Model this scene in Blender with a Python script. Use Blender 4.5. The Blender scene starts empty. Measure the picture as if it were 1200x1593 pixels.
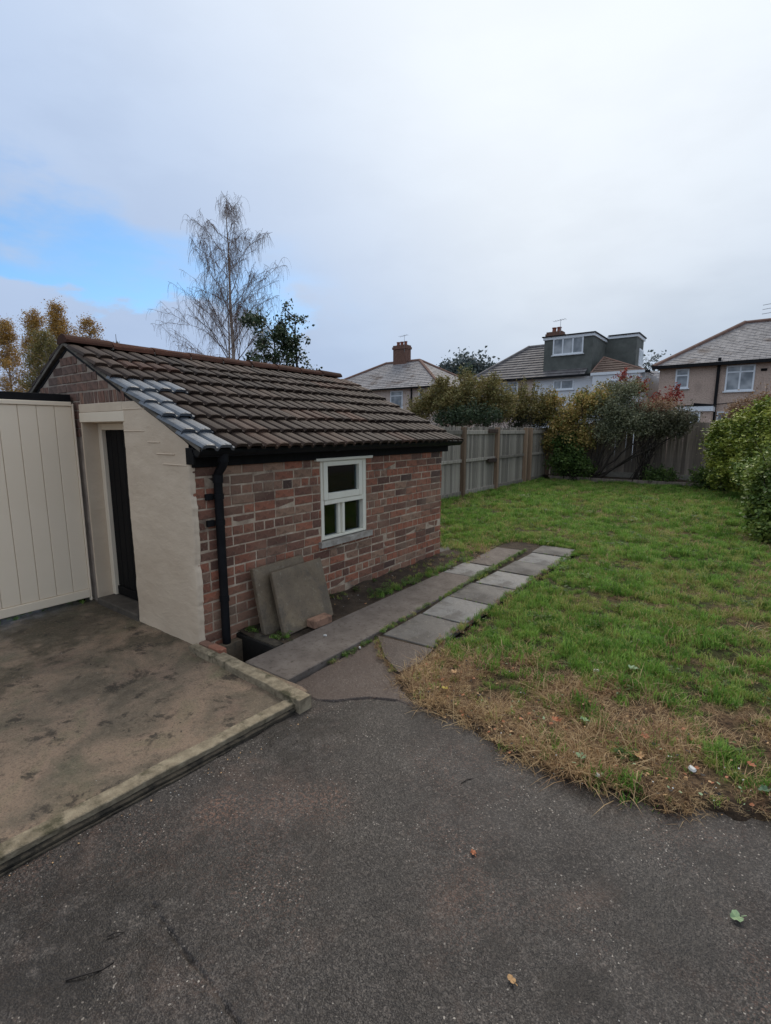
import bpy, bmesh, math, random
import numpy as np
from mathutils import Vector, Matrix
R = math.radians
random.seed(7); RNG = np.random.default_rng(7)
SC = bpy.context.scene
COL = SC.collection

# ------------------------------------------------------------------ camera
F, CX, CY, PITCH, YAW, CAMH = 770.0, 600.0, 796.5, R(9.3), R(36.6), 1.7
cam = bpy.data.cameras.new('camera'); camo = bpy.data.objects.new('camera', cam); COL.objects.link(camo)
cam.sensor_fit = 'VERTICAL'; cam.sensor_height = 36; cam.sensor_width = 36; cam.lens = F / 1593 * 36
cam.clip_start = 0.05; cam.clip_end = 2000
camo.location = (0, 0, CAMH); camo.rotation_euler = (R(90) - PITCH, 0, YAW)
SC.camera = camo

def ray(px, py):                      # direction of a pixel of the 1200 x 1593 photograph
    x = (px - CX) / F; y = -(py - CY) / F
    f = math.cos(PITCH) + y * math.sin(PITCH); u = -math.sin(PITCH) + y * math.cos(PITCH)
    return Vector((x * math.cos(YAW) - f * math.sin(YAW), x * math.sin(YAW) + f * math.cos(YAW), u))
def on_ground(px, py, z=0.0):
    r = ray(px, py); t = (z - CAMH) / r.z; return Vector((r.x * t, r.y * t, z))
def at_y(px, py, Y):
    r = ray(px, py); t = Y / r.y; return Vector((r.x * t, Y, r.z * t + CAMH))
def at_x(px, py, X):
    r = ray(px, py); t = X / r.x; return Vector((X, r.y * t, r.z * t + CAMH))

# ------------------------------------------------------------------ world and sun
SUN_EL, SUN_HEAD = R(46), R(22)       # the veiled sun stands ahead of the camera, heading left of +Y
sd = Vector((-math.sin(SUN_HEAD) * math.cos(SUN_EL), math.cos(SUN_HEAD) * math.cos(SUN_EL), math.sin(SUN_EL)))
W = bpy.data.worlds.new('World'); SC.world = W; W.use_nodes = True
nt = W.node_tree; nt.nodes.clear()
def wn(t, **k):
    n = nt.nodes.new(t)
    for a, v in k.items(): setattr(n, a, v)
    return n
def wmath(op, a, b=None, c=None, clamp=False):
    n = wn('ShaderNodeMath', operation=op, use_clamp=clamp)
    for i, v in enumerate((a, b, c)):
        if v is None: continue
        if isinstance(v, (int, float)): n.inputs[i].default_value = v
        else: nt.links.new(v, n.inputs[i])
    return n.outputs[0]
def wsmooth(v, lo, hi, o0=0.0, o1=1.0):
    n = wn('ShaderNodeMapRange', interpolation_type='SMOOTHSTEP')
    nt.links.new(v, n.inputs['Value'])
    for k, x in (('From Min', lo), ('From Max', hi), ('To Min', o0), ('To Max', o1)): n.inputs[k].default_value = x
    return n.outputs[0]
def wmix(f, a, b):
    n = wn('ShaderNodeMix', data_type='RGBA')
    if isinstance(f, (int, float)): n.inputs[0].default_value = f
    else: nt.links.new(f, n.inputs[0])
    for i, v in ((6, a), (7, b)):
        if isinstance(v, tuple): n.inputs[i].default_value = (*v, 1)
        else: nt.links.new(v, n.inputs[i])
    return n.outputs[2]
def wdot(v, d):
    n = wn('ShaderNodeVectorMath', operation='DOT_PRODUCT'); nt.links.new(v, n.inputs[0]); n.inputs[1].default_value = d
    return n.outputs['Value']
tc = wn('ShaderNodeTexCoord'); dirv = tc.outputs['Generated']
sky = wn('ShaderNodeTexSky', sky_type='NISHITA', sun_disc=False, sun_elevation=SUN_EL, sun_rotation=-SUN_HEAD)
sky.air_density = 1.0; sky.dust_density = 0.6; sky.ozone_density = 2.0
def wnoise(scale, detail, rough, sc):
    m = wn('ShaderNodeMapping'); m.inputs['Scale'].default_value = sc; nt.links.new(dirv, m.inputs[0])
    n = wn('ShaderNodeTexNoise'); n.inputs['Scale'].default_value = scale; n.inputs['Detail'].default_value = detail
    n.inputs['Roughness'].default_value = rough; nt.links.new(m.outputs[0], n.inputs['Vector']); return n.outputs['Fac']
n_big = wnoise(2.3, 4, .5, (1, 1, 2.2)); n_fine = wnoise(5.5, 6, .55, (1, 1, 2.6))
# the break in the cloud, low in the sky to the left
bd = Vector((-.955, .297, 0)); hd = ray(560, 520).normalized()
sep = wn('ShaderNodeSeparateXYZ'); nt.links.new(dirv, sep.inputs[0]); zz = sep.outputs['Z']
zw = wmath('ADD', zz, wmath('MULTIPLY', wmath('SUBTRACT', n_fine, .5), .30))
band = wmath('MULTIPLY', wsmooth(zw, .195, .245), wsmooth(zw, .24, .42, 1.0, 0.0))
blob = wmath('MULTIPLY', wsmooth(wdot(dirv, bd), .80, .96), band)
blob2 = wsmooth(wdot(dirv, hd), .965, 1.0)
gap = wmath('ADD', blob, wmath('MULTIPLY', wmath('SUBTRACT', n_big, .5), .5))
gap = wmath('ADD', gap, wmath('MULTIPLY', blob2, .22))
gap = wsmooth(gap, .12, 1.15)
glow = wsmooth(wdot(dirv, sd), .66, 1.0)
cloud = wmix(wsmooth(zz, .05, .62), (4.1, 4.95, 6.15), (5.7, 6.75, 8.4))
cloud = wmix(wsmooth(zz, .6, .95), cloud, (7.6, 7.8, 8.0))
cloud = wmix(wsmooth(n_fine, .38, .66), cloud, wmix(.34, cloud, (2.8, 3.6, 5.0)))
cloud = wmix(wmath('MULTIPLY', wsmooth(n_big, .42, .7), .25), cloud, (7.2, 8.1, 9.5))
cloud = wmix(wmath('MULTIPLY', glow, .8), cloud, (9.3, 9.7, 10.0))
leftdim = wsmooth(wdot(dirv, bd), .55, .99)
cloud = wmix(wmath('MULTIPLY', leftdim, .7), cloud, (4.2, 5.4, 7.7))
skyc = wn('ShaderNodeMix', data_type='RGBA', blend_type='MULTIPLY'); skyc.inputs[0].default_value = 1
nt.links.new(sky.outputs[0], skyc.inputs[6]); skyc.inputs[7].default_value = (.9, 1.25, 1.45, 1)
final = wmix(gap, cloud, skyc.outputs[2])
bg = wn('ShaderNodeBackground'); bg.inputs['Strength'].default_value = .1; nt.links.new(final, bg.inputs[0])
out = wn('ShaderNodeOutputWorld'); nt.links.new(bg.outputs[0], out.inputs[0])
sun = bpy.data.lights.new('sun', 'SUN'); sun.energy = 1.4; sun.angle = R(30); sun.color = (1, .90, .76)
suno = bpy.data.objects.new('sun', sun); COL.objects.link(suno); suno.location = (0, 0, 30)
suno.rotation_euler = sd.to_track_quat('Z', 'Y').to_euler()
vs = SC.view_settings; vs.view_transform = 'Standard'; vs.look = 'None'; vs.gamma = 1; vs.use_curve_mapping = False; vs.exposure = 0.12
try:
    SC.cycles.use_denoising = True; SC.cycles.max_bounces = 6; SC.cycles.diffuse_bounces = 3; SC.cycles.transparent_max_bounces = 12
except Exception: pass

# ------------------------------------------------------------------ materials
MATS = {}
def srgb(r, g, b):
    f = lambda c: (c / 255 / 12.92) if c <= 10 else ((c / 255 + .055) / 1.055) ** 2.4
    return (f(r), f(g), f(b))
class NT:
    def __init__(s, name):
        s.m = bpy.data.materials.new(name); s.m.use_nodes = True; s.t = s.m.node_tree; s.t.nodes.clear()
        s.out = s.n('ShaderNodeOutputMaterial'); s.b = s.n('ShaderNodeBsdfPrincipled'); s.l(s.b.outputs[0], s.out.inputs[0])
        s.tc = s.n('ShaderNodeTexCoord')
    def n(s, t, **k):
        x = s.t.nodes.new(t)
        for a, v in k.items(): setattr(x, a, v)
        return x
    def l(s, a, b): s.t.links.new(a, b)
    def put(s, sock, v):
        if isinstance(v, (int, float)): sock.default_value = v
        elif isinstance(v, tuple): sock.default_value = (*v, 1) if len(v) == 3 and len(sock.default_value) == 4 else v
        else: s.l(v, sock)
    def noise(s, scale, detail=4, rough=.55, dist=0, stretch=None, coord='Object'):
        v = s.tc.outputs[coord]
        if stretch:
            m = s.n('ShaderNodeMapping'); m.inputs['Scale'].default_value = stretch; s.l(v, m.inputs[0]); v = m.outputs[0]
        x = s.n('ShaderNodeTexNoise'); s.l(v, x.inputs['Vector']); x.inputs['Scale'].default_value = scale
        x.inputs['Detail'].default_value = detail; x.inputs['Roughness'].default_value = rough; x.inputs['Distortion'].default_value = dist
        return x.outputs['Fac']
    def vor(s, scale, feature='F1', outp='Distance', rnd=1.0):
        x = s.n('ShaderNodeTexVoronoi', feature=feature); s.l(s.tc.outputs['Object'], x.inputs['Vector'])
        x.inputs['Scale'].default_value = scale; x.inputs['Randomness'].default_value = rnd; return x.outputs[outp]
    def rng(s, v, lo, hi, a=0., b=1., smooth=True):
        x = s.n('ShaderNodeMapRange', interpolation_type='SMOOTHSTEP' if smooth else 'LINEAR'); s.l(v, x.inputs[0])
        for k, q in zip(('From Min', 'From Max', 'To Min', 'To Max'), (lo, hi, a, b)): x.inputs[k].default_value = q
        return x.outputs[0]
    def mix(s, f, a, b, mode='MIX'):
        x = s.n('ShaderNodeMix', data_type='RGBA', blend_type=mode); s.put(x.inputs[0], f); s.put(x.inputs[6], a); s.put(x.inputs[7], b); return x.outputs[2]
    def ma(s, op, a, b=0., clamp=False):
        x = s.n('ShaderNodeMath', operation=op, use_clamp=clamp); s.put(x.inputs[0], a); s.put(x.inputs[1], b); return x.outputs[0]
    def ramp(s, v, stops):
        x = s.n('ShaderNodeValToRGB'); e = x.color_ramp.elements
        while len(e) < len(stops): e.new(.5)
        for i, (p, c) in enumerate(stops): e[i].position = p; e[i].color = (*c, 1)
        s.l(v, x.inputs[0]); return x.outputs[0]
    def orand(s): return s.n('ShaderNodeObjectInfo').outputs['Random']
    def attr(s, name): return s.n('ShaderNodeAttribute', attribute_name=name).outputs['Fac']
    def geo(s, k): return s.n('ShaderNodeNewGeometry').outputs[k]
    def bump(s, h, strength=.5, dist=.01, prev=None):
        x = s.n('ShaderNodeBump'); x.inputs['Strength'].default_value = strength; x.inputs['Distance'].default_value = dist
        s.l(h, x.inputs['Height'])
        if prev is not None: s.l(prev, x.inputs['Normal'])
        return x.outputs[0]
    def fin(s, col, rough=.8, bump=None, spec=.5, **kw):
        s.put(s.b.inputs['Base Color'], col); s.put(s.b.inputs['Roughness'], rough); s.b.inputs['Specular IOR Level'].default_value = spec
        if bump is not None: s.l(bump, s.b.inputs['Normal'])
        for k, v in kw.items(): s.put(s.b.inputs[k.replace('_', ' ')], v)
        return s.m

def generic(name, stops, scale=6, rough=.85, bs=60, bstr=.4, bdist=.005, orand=.0, stain=None, spec=.4, stretch=None, detail=6):
    """noise ramp colour, optional per-object brightness change, stain (colour, scale, lo, hi) and fine bump"""
    t = NT(name); c = t.ramp(t.noise(scale, detail, .6, stretch=stretch), stops)
    if stain: c = t.mix(t.rng(t.noise(stain[1], 6, .65), stain[2], stain[3]), c, stain[0])
    if orand:
        v = t.rng(t.orand(), 0, 1, 1 - orand, 1 + orand, False)
        cc = t.n('ShaderNodeHueSaturation'); t.l(c, cc.inputs['Color']); t.l(v, cc.inputs['Value']); c = cc.outputs[0]
    b = t.bump(t.noise(bs, 5, .6, stretch=stretch), bstr, bdist)
    return t.fin(c, rough, b, spec)

# --- ground surfaces
def m_tarmac(name, tint=1.0, red=.0):
    t = NT(name)
    base = t.ramp(t.noise(1.3, 6, .65), [(.30, srgb(32, 28, 26)), (.48, srgb(48, 44, 41)), (.66, srgb(70, 65, 62))])
    base = t.mix(t.ma('MULTIPLY', t.rng(t.noise(5.5, 7, .72), .47, .64), .8), base, srgb(47, 41, 37))
    base = t.mix(t.ma('MULTIPLY', t.rng(t.noise(13, 6, .7), .54, .66), .6), base, srgb(42, 38, 35))
    base = t.mix(t.ma('MULTIPLY', t.rng(t.noise(2.3, 7, .7, 0.5), .52, .68), .5), base, srgb(98, 77, 66))
    sx = t.n('ShaderNodeSeparateColor'); t.l(t.vor(260, outp='Color'), sx.inputs[0])
    base = t.mix(t.ma('MULTIPLY', t.rng(sx.outputs[0], .35, 1.0), .40), base, srgb(132, 124, 117))
    s3 = t.n('ShaderNodeSeparateColor'); t.l(t.vor(120, outp='Color'), s3.inputs[0]); base = t.mix(t.ma('MULTIPLY', t.rng(s3.outputs[0], .5, 1.0), .5), base, srgb(38, 34, 32)); base = t.mix(t.ma('MULTIPLY', t.rng(s3.outputs[1], .7, 1.0), .35), base, srgb(124, 114, 106))
    base = t.mix(t.ma('MULTIPLY', t.rng(sx.outputs[1], .55, 1.0), .7), base, srgb(38, 35, 34))
    base = t.mix(t.ma('MULTIPLY', t.rng(t.noise(26, 6, .75), .5, .68), .55), base, srgb(50, 45, 42))
    s2 = t.n('ShaderNodeSeparateColor'); t.l(t.vor(190, outp='Color'), s2.inputs[0])
    chip = t.ma('MULTIPLY', t.rng(s2.outputs[2], .988, .993), t.rng(t.noise(3.2, 4, .6), .35, .6))
    base = t.mix(t.ma('MULTIPLY', chip, .75), base, srgb(188, 178, 166))
    base = t.mix(t.ma('MULTIPLY', t.ma('MULTIPLY', t.rng(s2.outputs[0], .75, .95), .4), t.rng(t.noise(1.6, 4), .45, .65)), base, srgb(130, 98, 84))
    base = t.mix(t.ma('MULTIPLY', t.attr('wear'), t.rng(t.noise(60, 6, .8), .46, .66)), base, srgb(148, 110, 92))
    base = t.mix(t.ma('MULTIPLY', t.attr('damp'), .65), base, srgb(33, 29, 26))
    base = t.mix(t.ma('MULTIPLY', t.attr('old'), .4), base, srgb(108, 90, 81))
    if red: base = t.mix(red, base, srgb(104, 86, 78))
    h = t.ma('ADD', t.ma('MULTIPLY', t.vor(170), .6), t.noise(70, 5, .65))
    b = t.bump(h, .6, .006); b = t.bump(t.noise(11, 6, .65), .45, .02, b)
    rough = t.ma('SUBTRACT', t.rng(t.noise(1.4, 6, .62), .36, .64, .34, .66), t.ma('MULTIPLY', t.attr('damp'), .12))
    return t.fin(base, rough, b, .28)
M_TARMAC = m_tarmac('tarmac'); M_TARMAC2 = m_tarmac('worn_tarmac', red=.28)

def m_pad():
    t = NT('mossy_concrete')
    c = t.ramp(t.noise(1.6, 6, .62, .6), [(.30, srgb(80, 71, 59)), (.44, srgb(114, 101, 84)), (.56, srgb(146, 124, 104)), (.70, srgb(124, 115, 90))])
    c = t.mix(t.ma('MULTIPLY', t.rng(t.noise(2.6, 6, .66, .4), .52, .68), .65), c, srgb(142, 118, 101))
    c = t.mix(t.ma('MULTIPLY', t.rng(t.noise(2.0, 5, .6), .52, .68), .6), c, srgb(92, 92, 70))
    sp = t.n('ShaderNodeSeparateXYZ'); t.l(t.tc.outputs['Object'], sp.inputs[0])
    damp = t.ma('ADD', t.noise(2.2, 6, .65), t.rng(sp.outputs['X'], -5.2, -3.2, .16, -.10, False))
    c = t.mix(t.ma('MULTIPLY', t.rng(damp, .50, .64), .75), c, srgb(70, 65, 50))
    c = t.mix(t.ma('MULTIPLY', t.rng(t.noise(5.2, 8, .76, .3), .53, .62), .85), c, srgb(48, 42, 35))
    c = t.mix(t.ma('MULTIPLY', t.rng(t.noise(18, 6, .7), .52, .72), .45), c, srgb(66, 58, 49))
    c = t.mix(t.ma('MULTIPLY', t.rng(t.vor(70), .0, .12, 1, 0), .30), c, srgb(150, 140, 126))
    c = t.mix(t.ma('MULTIPLY', t.rng(t.noise(85, 6, .8), .48, .66), .65), c, srgb(52, 45, 38)); c = t.mix(t.ma('MULTIPLY', t.rng(t.noise(48, 6, .8), .52, .68), .45), c, srgb(164, 144, 122))
    b = t.bump(t.noise(120, 5, .7), .7, .006); b = t.bump(t.noise(14, 7, .72), .8, .014, b)
    return t.fin(c, t.rng(t.noise(2.2, 5), .38, .62, .34, .78), b, .4)
M_PAD = m_pad()
M_KERB = generic('kerb_stone', [(.25, srgb(100, 90, 72)), (.5, srgb(142, 129, 107)), (.75, srgb(176, 162, 136))], 16, .9, 110, .9, .01, stain=(srgb(74, 70, 50), 7, .5, .68))
M_LEDGE = generic('kerb_footing', [(.3, srgb(56, 50, 42)), (.7, srgb(86, 78, 65))], 14, .9, 90, .9, .012, stain=(srgb(36, 33, 27), 9, .48, .62))
M_PATH = generic('path_concrete', [(.25, srgb(92, 83, 76)), (.5, srgb(114, 104, 96)), (.8, srgb(134, 125, 116))], 5, .85, 150, .9, .008, stain=(srgb(84, 75, 67), 26, .5, .72), detail=9)
def m_slab(name, a, b, c2):
    t = NT(name); r = t.orand()
    c = t.ramp(t.noise(3.2, 6, .6), [(.25, a), (.5, b), (.8, c2)])
    c = t.mix(t.ma('MULTIPLY', t.rng(t.noise(3.1, 6, .66, .5), .48, .62), .6), c, srgb(80, 74, 68))
    c = t.mix(t.ma('MULTIPLY', t.rng(t.noise(60, 4, .7), .5, .7), .45), c, srgb(62, 58, 52)); c = t.mix(t.ma('MULTIPLY', t.rng(t.noise(22, 6, .75), .56, .7), .5), c, srgb(150, 142, 124))
    v = t.rng(r, 0, 1, .88, 1.12, False); hs = t.n('ShaderNodeHueSaturation'); t.l(c, hs.inputs['Color']); t.l(v, hs.inputs['Value'])
    return t.fin(hs.outputs[0], t.rng(t.noise(2.5, 4), .35, .65, .5, .85), t.bump(t.noise(110, 6, .7), .7, .005), .35)
M_SLAB = m_slab('dark_grey_slab', srgb(76, 72, 68), srgb(96, 92, 88), srgb(116, 113, 109)); M_SLAB_L = m_slab('pale_grey_slab', srgb(98, 95, 92), srgb(122, 120, 117), srgb(142, 141, 139))
M_SLAB_W = m_slab('weathered_slab', srgb(92, 80, 65), srgb(118, 103, 84), srgb(142, 127, 104))
M_SOIL = generic('soil', [(.25, srgb(46, 38, 30)), (.5, srgb(68, 56, 44)), (.8, srgb(92, 78, 62))], 9, .95, 60, 1.0, .03)
M_THATCH = None
def m_lawn():
    t = NT('lawn_thatch')
    g = t.ramp(t.noise(2.2, 6, .65), [(.3, srgb(44, 52, 26)), (.5, srgb(74, 74, 42)), (.7, srgb(112, 98, 64))])
    s = t.ramp(t.noise(14, 6, .7), [(.3, srgb(58, 45, 36)), (.5, srgb(104, 82, 62)), (.7, srgb(150, 124, 94))])
    c = t.mix(t.attr('straw'), g, s)
    c = t.mix(t.rng(t.noise(40, 4, .7), .45, .7), c, srgb(42, 34, 24)); c = t.mix(t.attr('edge'), c, t.ramp(t.noise(30, 6, .7), [(.3, srgb(40, 33, 27)), (.6, srgb(68, 56, 46)), (.8, srgb(92, 78, 64))]))
    return t.fin(c, .95, t.bump(t.noise(45, 6, .7), 1, .03), .2)
M_THATCH = m_lawn()

# --- masonry
def m_brick():
    t = NT('brick'); r = t.orand()
    c = t.ramp(r, [(0, srgb(96, 71, 62)), (.15, srgb(148, 102, 82)), (.3, srgb(164, 104, 81)), (.44, srgb(120, 88, 75)), (.56, srgb(164, 130, 107)), (.68, srgb(84, 67, 61)), (.82, srgb(168, 106, 82)), (.92, srgb(114, 84, 72)), (1, srgb(138, 96, 79))])
    c = t.mix(t.ma('MULTIPLY', t.rng(t.noise(11, 7, .72, .5), .44, .66), .6), c, srgb(78, 60, 52))
    c = t.mix(t.ma('MULTIPLY', t.rng(t.noise(30, 6, .75), .54, .72), .5), c, srgb(180, 150, 126))
    g = t.geo('Position'); pn = t.n('ShaderNodeTexNoise'); t.l(g, pn.inputs['Vector']); pn.inputs['Scale'].default_value = 1.3; pn.inputs['Detail'].default_value = 6
    c = t.mix(t.ma('MULTIPLY', t.rng(pn.outputs['Fac'], .50, .66), .45), c, srgb(150, 126, 106))
    return t.fin(c, .9, t.bump(t.noise(55, 6, .7), .8, .006), .3)
M_BRICK = m_brick()
def m_dkbrick():
    t = NT('sooty_brick'); r = t.orand()
    c = t.ramp(r, [(0, srgb(102, 80, 71)), (.35, srgb(136, 102, 87)), (.7, srgb(116, 96, 86)), (1, srgb(150, 114, 95))])
    c = t.mix(t.ma('MULTIPLY', t.rng(t.noise(12, 6, .7), .42, .7), .6), c, srgb(58, 50, 47))
    return t.fin(c, .92, t.bump(t.noise(55, 6, .7), .9, .007), .3)
M_DKBRICK = m_dkbrick()
M_MORTAR = generic('mortar', [(.3, srgb(146, 126, 108)), (.55, srgb(188, 168, 146)), (.8, srgb(222, 206, 186))], 9, .95, 90, .8, .006, stain=(srgb(118, 100, 86), 3.6, .5, .68))
M_DKMORTAR = generic('sooty_mortar', [(.3, srgb(136, 122, 110)), (.7, srgb(176, 160, 144))], 6, .95, 90, .8, .006)
def m_render():
    t = NT('cream_render')
    c = t.ramp(t.noise(1.6, 5, .6), [(.3, srgb(202, 182, 158)), (.6, srgb(214, 195, 171)), (.85, srgb(221, 203, 180))])
    c = t.mix(t.ma('MULTIPLY', t.rng(t.noise(6, 6, .7), .55, .8), .25), c, srgb(180, 164, 146))
    b = t.bump(t.noise(8, 6, .62, .3, stretch=(1, 1, 1.7)), .5, .018); b = t.bump(t.noise(70, 5, .6), .35, .004, b)
    return t.fin(c, .75, b, .3)
M_RENDER = m_render()
M_CREAM = generic('cream_paint', [(.3, srgb(228, 212, 188)), (.8, srgb(234, 219, 196))], 3, .55, 40, .08, .002)
M_WHITE = generic('white_paint', [(.3, srgb(228, 222, 204)), (.8, srgb(238, 233, 216))], 5, .5, 60, .1, .002)
M_GATE = generic('gate_paint', [(.3, srgb(242, 224, 198)), (.8, srgb(247, 230, 206))], 1.5, .5, 30, .06, .002, orand=.02)
M_BLACK = generic('black_plastic', [(.3, (.008, .008, .009)), (.8, (.016, .016, .018))], 8, .5, 80, .05, .001, spec=.12)
M_BLACKW = generic('black_wood', [(.3, (.006, .0055, .0055)), (.8, (.015, .014, .014))], 12, .7, 40, .3, .004, stretch=(3, 3, .3), spec=.12)
M_STONE = generic('dark_doorstep_stone', [(.3, srgb(66, 60, 54)), (.7, srgb(98, 90, 80))], 8, .85, 90, .5, .006)
M_SILL = generic('weathered_sill', [(.3, srgb(122, 112, 102)), (.55, srgb(158, 150, 140)), (.8, srgb(190, 184, 174))], 12, .85, 80, .5, .005)
M_HWHITE = generic('house_white_trim', [(.3, srgb(224, 228, 232)), (.8, srgb(236, 240, 244))], 5, .5, 60, .1, .002)
def m_glass(name, tint=(.02, .025, .03)):
    t = NT(name); t.b.inputs['Base Color'].default_value = (*tint, 1)
    tr = t.n('ShaderNodeBsdfTransparent'); gl = t.n('ShaderNodeBsdfGlossy'); gl.inputs['Roughness'].default_value = .03; gl.inputs['Color'].default_value = (.9, .95, 1, 1)
    fr = t.n('ShaderNodeFresnel'); fr.inputs[0].default_value = 1.5
    tr.inputs[0].default_value = (.55, .62, .62, 1)
    mx = t.n('ShaderNodeMixShader'); t.l(t.ma('ADD', fr.outputs[0], .02), mx.inputs[0]); t.l(tr.outputs[0], mx.inputs[1]); t.l(gl.outputs[0], mx.inputs[2]); t.l(mx.outputs[0], t.out.inputs[0])
    return t.m
M_GLASS = m_glass('window_glass')
def m_farglass():
    t = NT('house_window_glass')
    return t.fin(t.ramp(t.noise(1.5, 2), [(.35, (.10, .12, .14)), (.65, (.42, .44, .46))]), .08, None, .8)
M_FARGLASS = m_farglass()
def m_tile(name, stops, rough, lichen=.5, spec=.4):
    t = NT(name); c = t.ramp(t.orand(), stops)
    c = t.mix(t.ma('MULTIPLY', t.rng(t.noise(9, 7, .75), .4, .7), .6), c, srgb(52, 42, 36))
    if lichen: c = t.mix(t.ma('MULTIPLY', t.rng(t.noise(26, 7, .8), .60, .70), lichen), c, srgb(148, 132, 114))
    return t.fin(c, rough, t.bump(t.noise(60, 5, .6), .5, .004), spec)
M_TILE = m_tile('brown_roof_tile', [(0, srgb(44, 35, 30)), (.3, srgb(64, 52, 45)), (.55, srgb(52, 41, 35)), (.8, srgb(80, 66, 57)), (.93, srgb(82, 56, 45)), (1, srgb(50, 40, 35))], .68, .3, .15)
M_NEWTILE = m_tile('grey_replacement_tile', [(0, srgb(86, 92, 99)), (1, srgb(112, 118, 125))], .42, .15, .6)
M_RIDGE = m_tile('red_ridge_tile', [(0, srgb(76, 50, 40)), (.5, srgb(90, 58, 46)), (1, srgb(64, 46, 38))], .95, .7, .2)
M_CEMENT = generic('verge_cement', [(.3, srgb(86, 80, 72)), (.7, srgb(130, 122, 110))], 12, .95, 60, .8, .008)

# --- timber
def m_fence(name, a, b, c3):
    t = NT(name); n = t.noise(3.0, 6, .65, stretch=(9, 9, .5))
    c = t.ramp(n, [(.25, a), (.5, b), (.75, c3)])
    v = t.rng(t.orand(), 0, 1, .62, 1.25, False); hs = t.n('ShaderNodeHueSaturation'); t.l(c, hs.inputs['Color']); t.l(v, hs.inputs['Value'])
    return t.fin(hs.outputs[0], .88, t.bump(t.noise(8, 6, .7, stretch=(9, 9, .4)), .5, .006), .25)
M_FENCE = m_fence('weathered_fence', srgb(106, 99, 90), srgb(146, 138, 126), srgb(180, 172, 158))
M_FENCE2 = m_fence('dark_weathered_fence', srgb(104, 95, 87), srgb(134, 122, 111), srgb(158, 146, 132))
M_POST = m_fence('fence_post', srgb(112, 92, 74), srgb(138, 115, 95), srgb(156, 134, 112))
M_BLOCK = m_fence('dark_timber_block', srgb(54, 44, 38), srgb(74, 60, 52), srgb(86, 72, 62))
M_CONCPOST = generic('concrete_post', [(.3, srgb(120, 114, 104)), (.7, srgb(152, 146, 134))], 6, .9, 60, .4, .005)

# --- houses
M_PEBBLE = generic('pebbledash', [(.3, srgb(168, 144, 130)), (.5, srgb(198, 174, 158)), (.75, srgb(216, 194, 178))], 18, .95, 26, 1.0, .03, stain=(srgb(166, 146, 132), 1.2, .5, .75))
M_PINK = generic('pink_roughcast', [(.3, srgb(192, 172, 160)), (.7, srgb(216, 198, 186))], 6, .95, 26, .8, .03)
M_WHITEWALL = generic('white_render', [(.3, srgb(214, 216, 220)), (.7, srgb(230, 232, 235))], 2, .8, 20, .3, .01)
M_DORMER = generic('green_grey_dormer_cladding', [(.3, srgb(84, 87, 83)), (.6, srgb(100, 103, 98)), (.85, srgb(114, 117, 111))], 3, .85, 30, .5, .02)
M_SLATE = generic('slate_roof', [(.3, srgb(116, 113, 114)), (.5, srgb(140, 137, 138)), (.75, srgb(162, 157, 156))], 3, .7, 30, .5, .01, stain=(srgb(88, 74, 70), .8, .52, .72))
M_HTILE = generic('house_tile', [(.3, srgb(88, 84, 86)), (.55, srgb(114, 110, 110)), (.8, srgb(136, 132, 130))], 3, .7, 30, .5, .01)
M_BTILE = generic('brown_bay_tile', [(.3, srgb(88, 72, 64)), (.7, srgb(112, 94, 84))], 5, .8, 30, .5, .01)
M_HRIDGE = generic('hip_tile', [(.3, srgb(112, 86, 76)), (.7, srgb(134, 106, 94))], 4, .85, 30, .5, .01)
M_CHIM = generic('chimney_brick', [(.3, srgb(98, 72, 62)), (.7, srgb(124, 94, 80))], 8, .9, 20, .8, .02)
M_POT = generic('chimney_pot', [(.3, srgb(128, 78, 62)), (.7, srgb(146, 92, 74))], 8, .8, 20, .3, .01)
M_METAL = generic('aerial_metal', [(.3, (.25, .26, .28)), (.7, (.35, .36, .38))], 8, .4, 20, .1, .01)

# --- plants
def m_leaf(name, stops, rough=.55, trans=.25, spec=.35):
    t = NT(name); c = t.ramp(t.attr('tint'), stops)
    t.fin(c, rough, None, spec)
    tl = t.n('ShaderNodeBsdfTranslucent'); t.l(c, tl.inputs[0]); mx = t.n('ShaderNodeMixShader'); mx.inputs[0].default_value = trans
    t.l(t.b.outputs[0], mx.inputs[1]); t.l(tl.outputs[0], mx.inputs[2]); t.l(mx.outputs[0], t.out.inputs[0]); return t.m
M_LF_GOLD = m_leaf('golden_birch_leaf', [(0, srgb(120, 100, 54)), (.35, srgb(170, 134, 72)), (.7, srgb(200, 160, 88)), (1, srgb(156, 146, 84))])
M_LF_HOLLY = m_leaf('dark_evergreen_leaf', [(0, srgb(40, 52, 36)), (.5, srgb(66, 82, 56)), (1, srgb(100, 112, 80))], .4, .15)
M_LF_SHADE = m_leaf('dull_olive_leaf', [(0, srgb(64, 66, 50)), (.5, srgb(100, 100, 78)), (1, srgb(134, 128, 100))])
M_LF_YGREEN = m_leaf('yellow_green_leaf', [(0, srgb(58, 74, 34)), (.35, srgb(112, 128, 52)), (.7, srgb(166, 174, 74)), (1, srgb(210, 206, 112))], .5, .10)
M_LF_DKGREEN = m_leaf('deep_green_leaf', [(0, srgb(44, 62, 32)), (.5, srgb(80, 104, 50)), (1, srgb(128, 146, 78))])
M_LF_MID = m_leaf('mid_green_leaf', [(0, srgb(54, 72, 34)), (.5, srgb(100, 122, 54)), (1, srgb(160, 170, 84))], .5, .12)
M_LF_OLIVE = m_leaf('olive_brown_leaf', [(0, srgb(86, 84, 50)), (.4, srgb(128, 122, 72)), (.75, srgb(152, 132, 84)), (1, srgb(134, 146, 82))])
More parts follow.
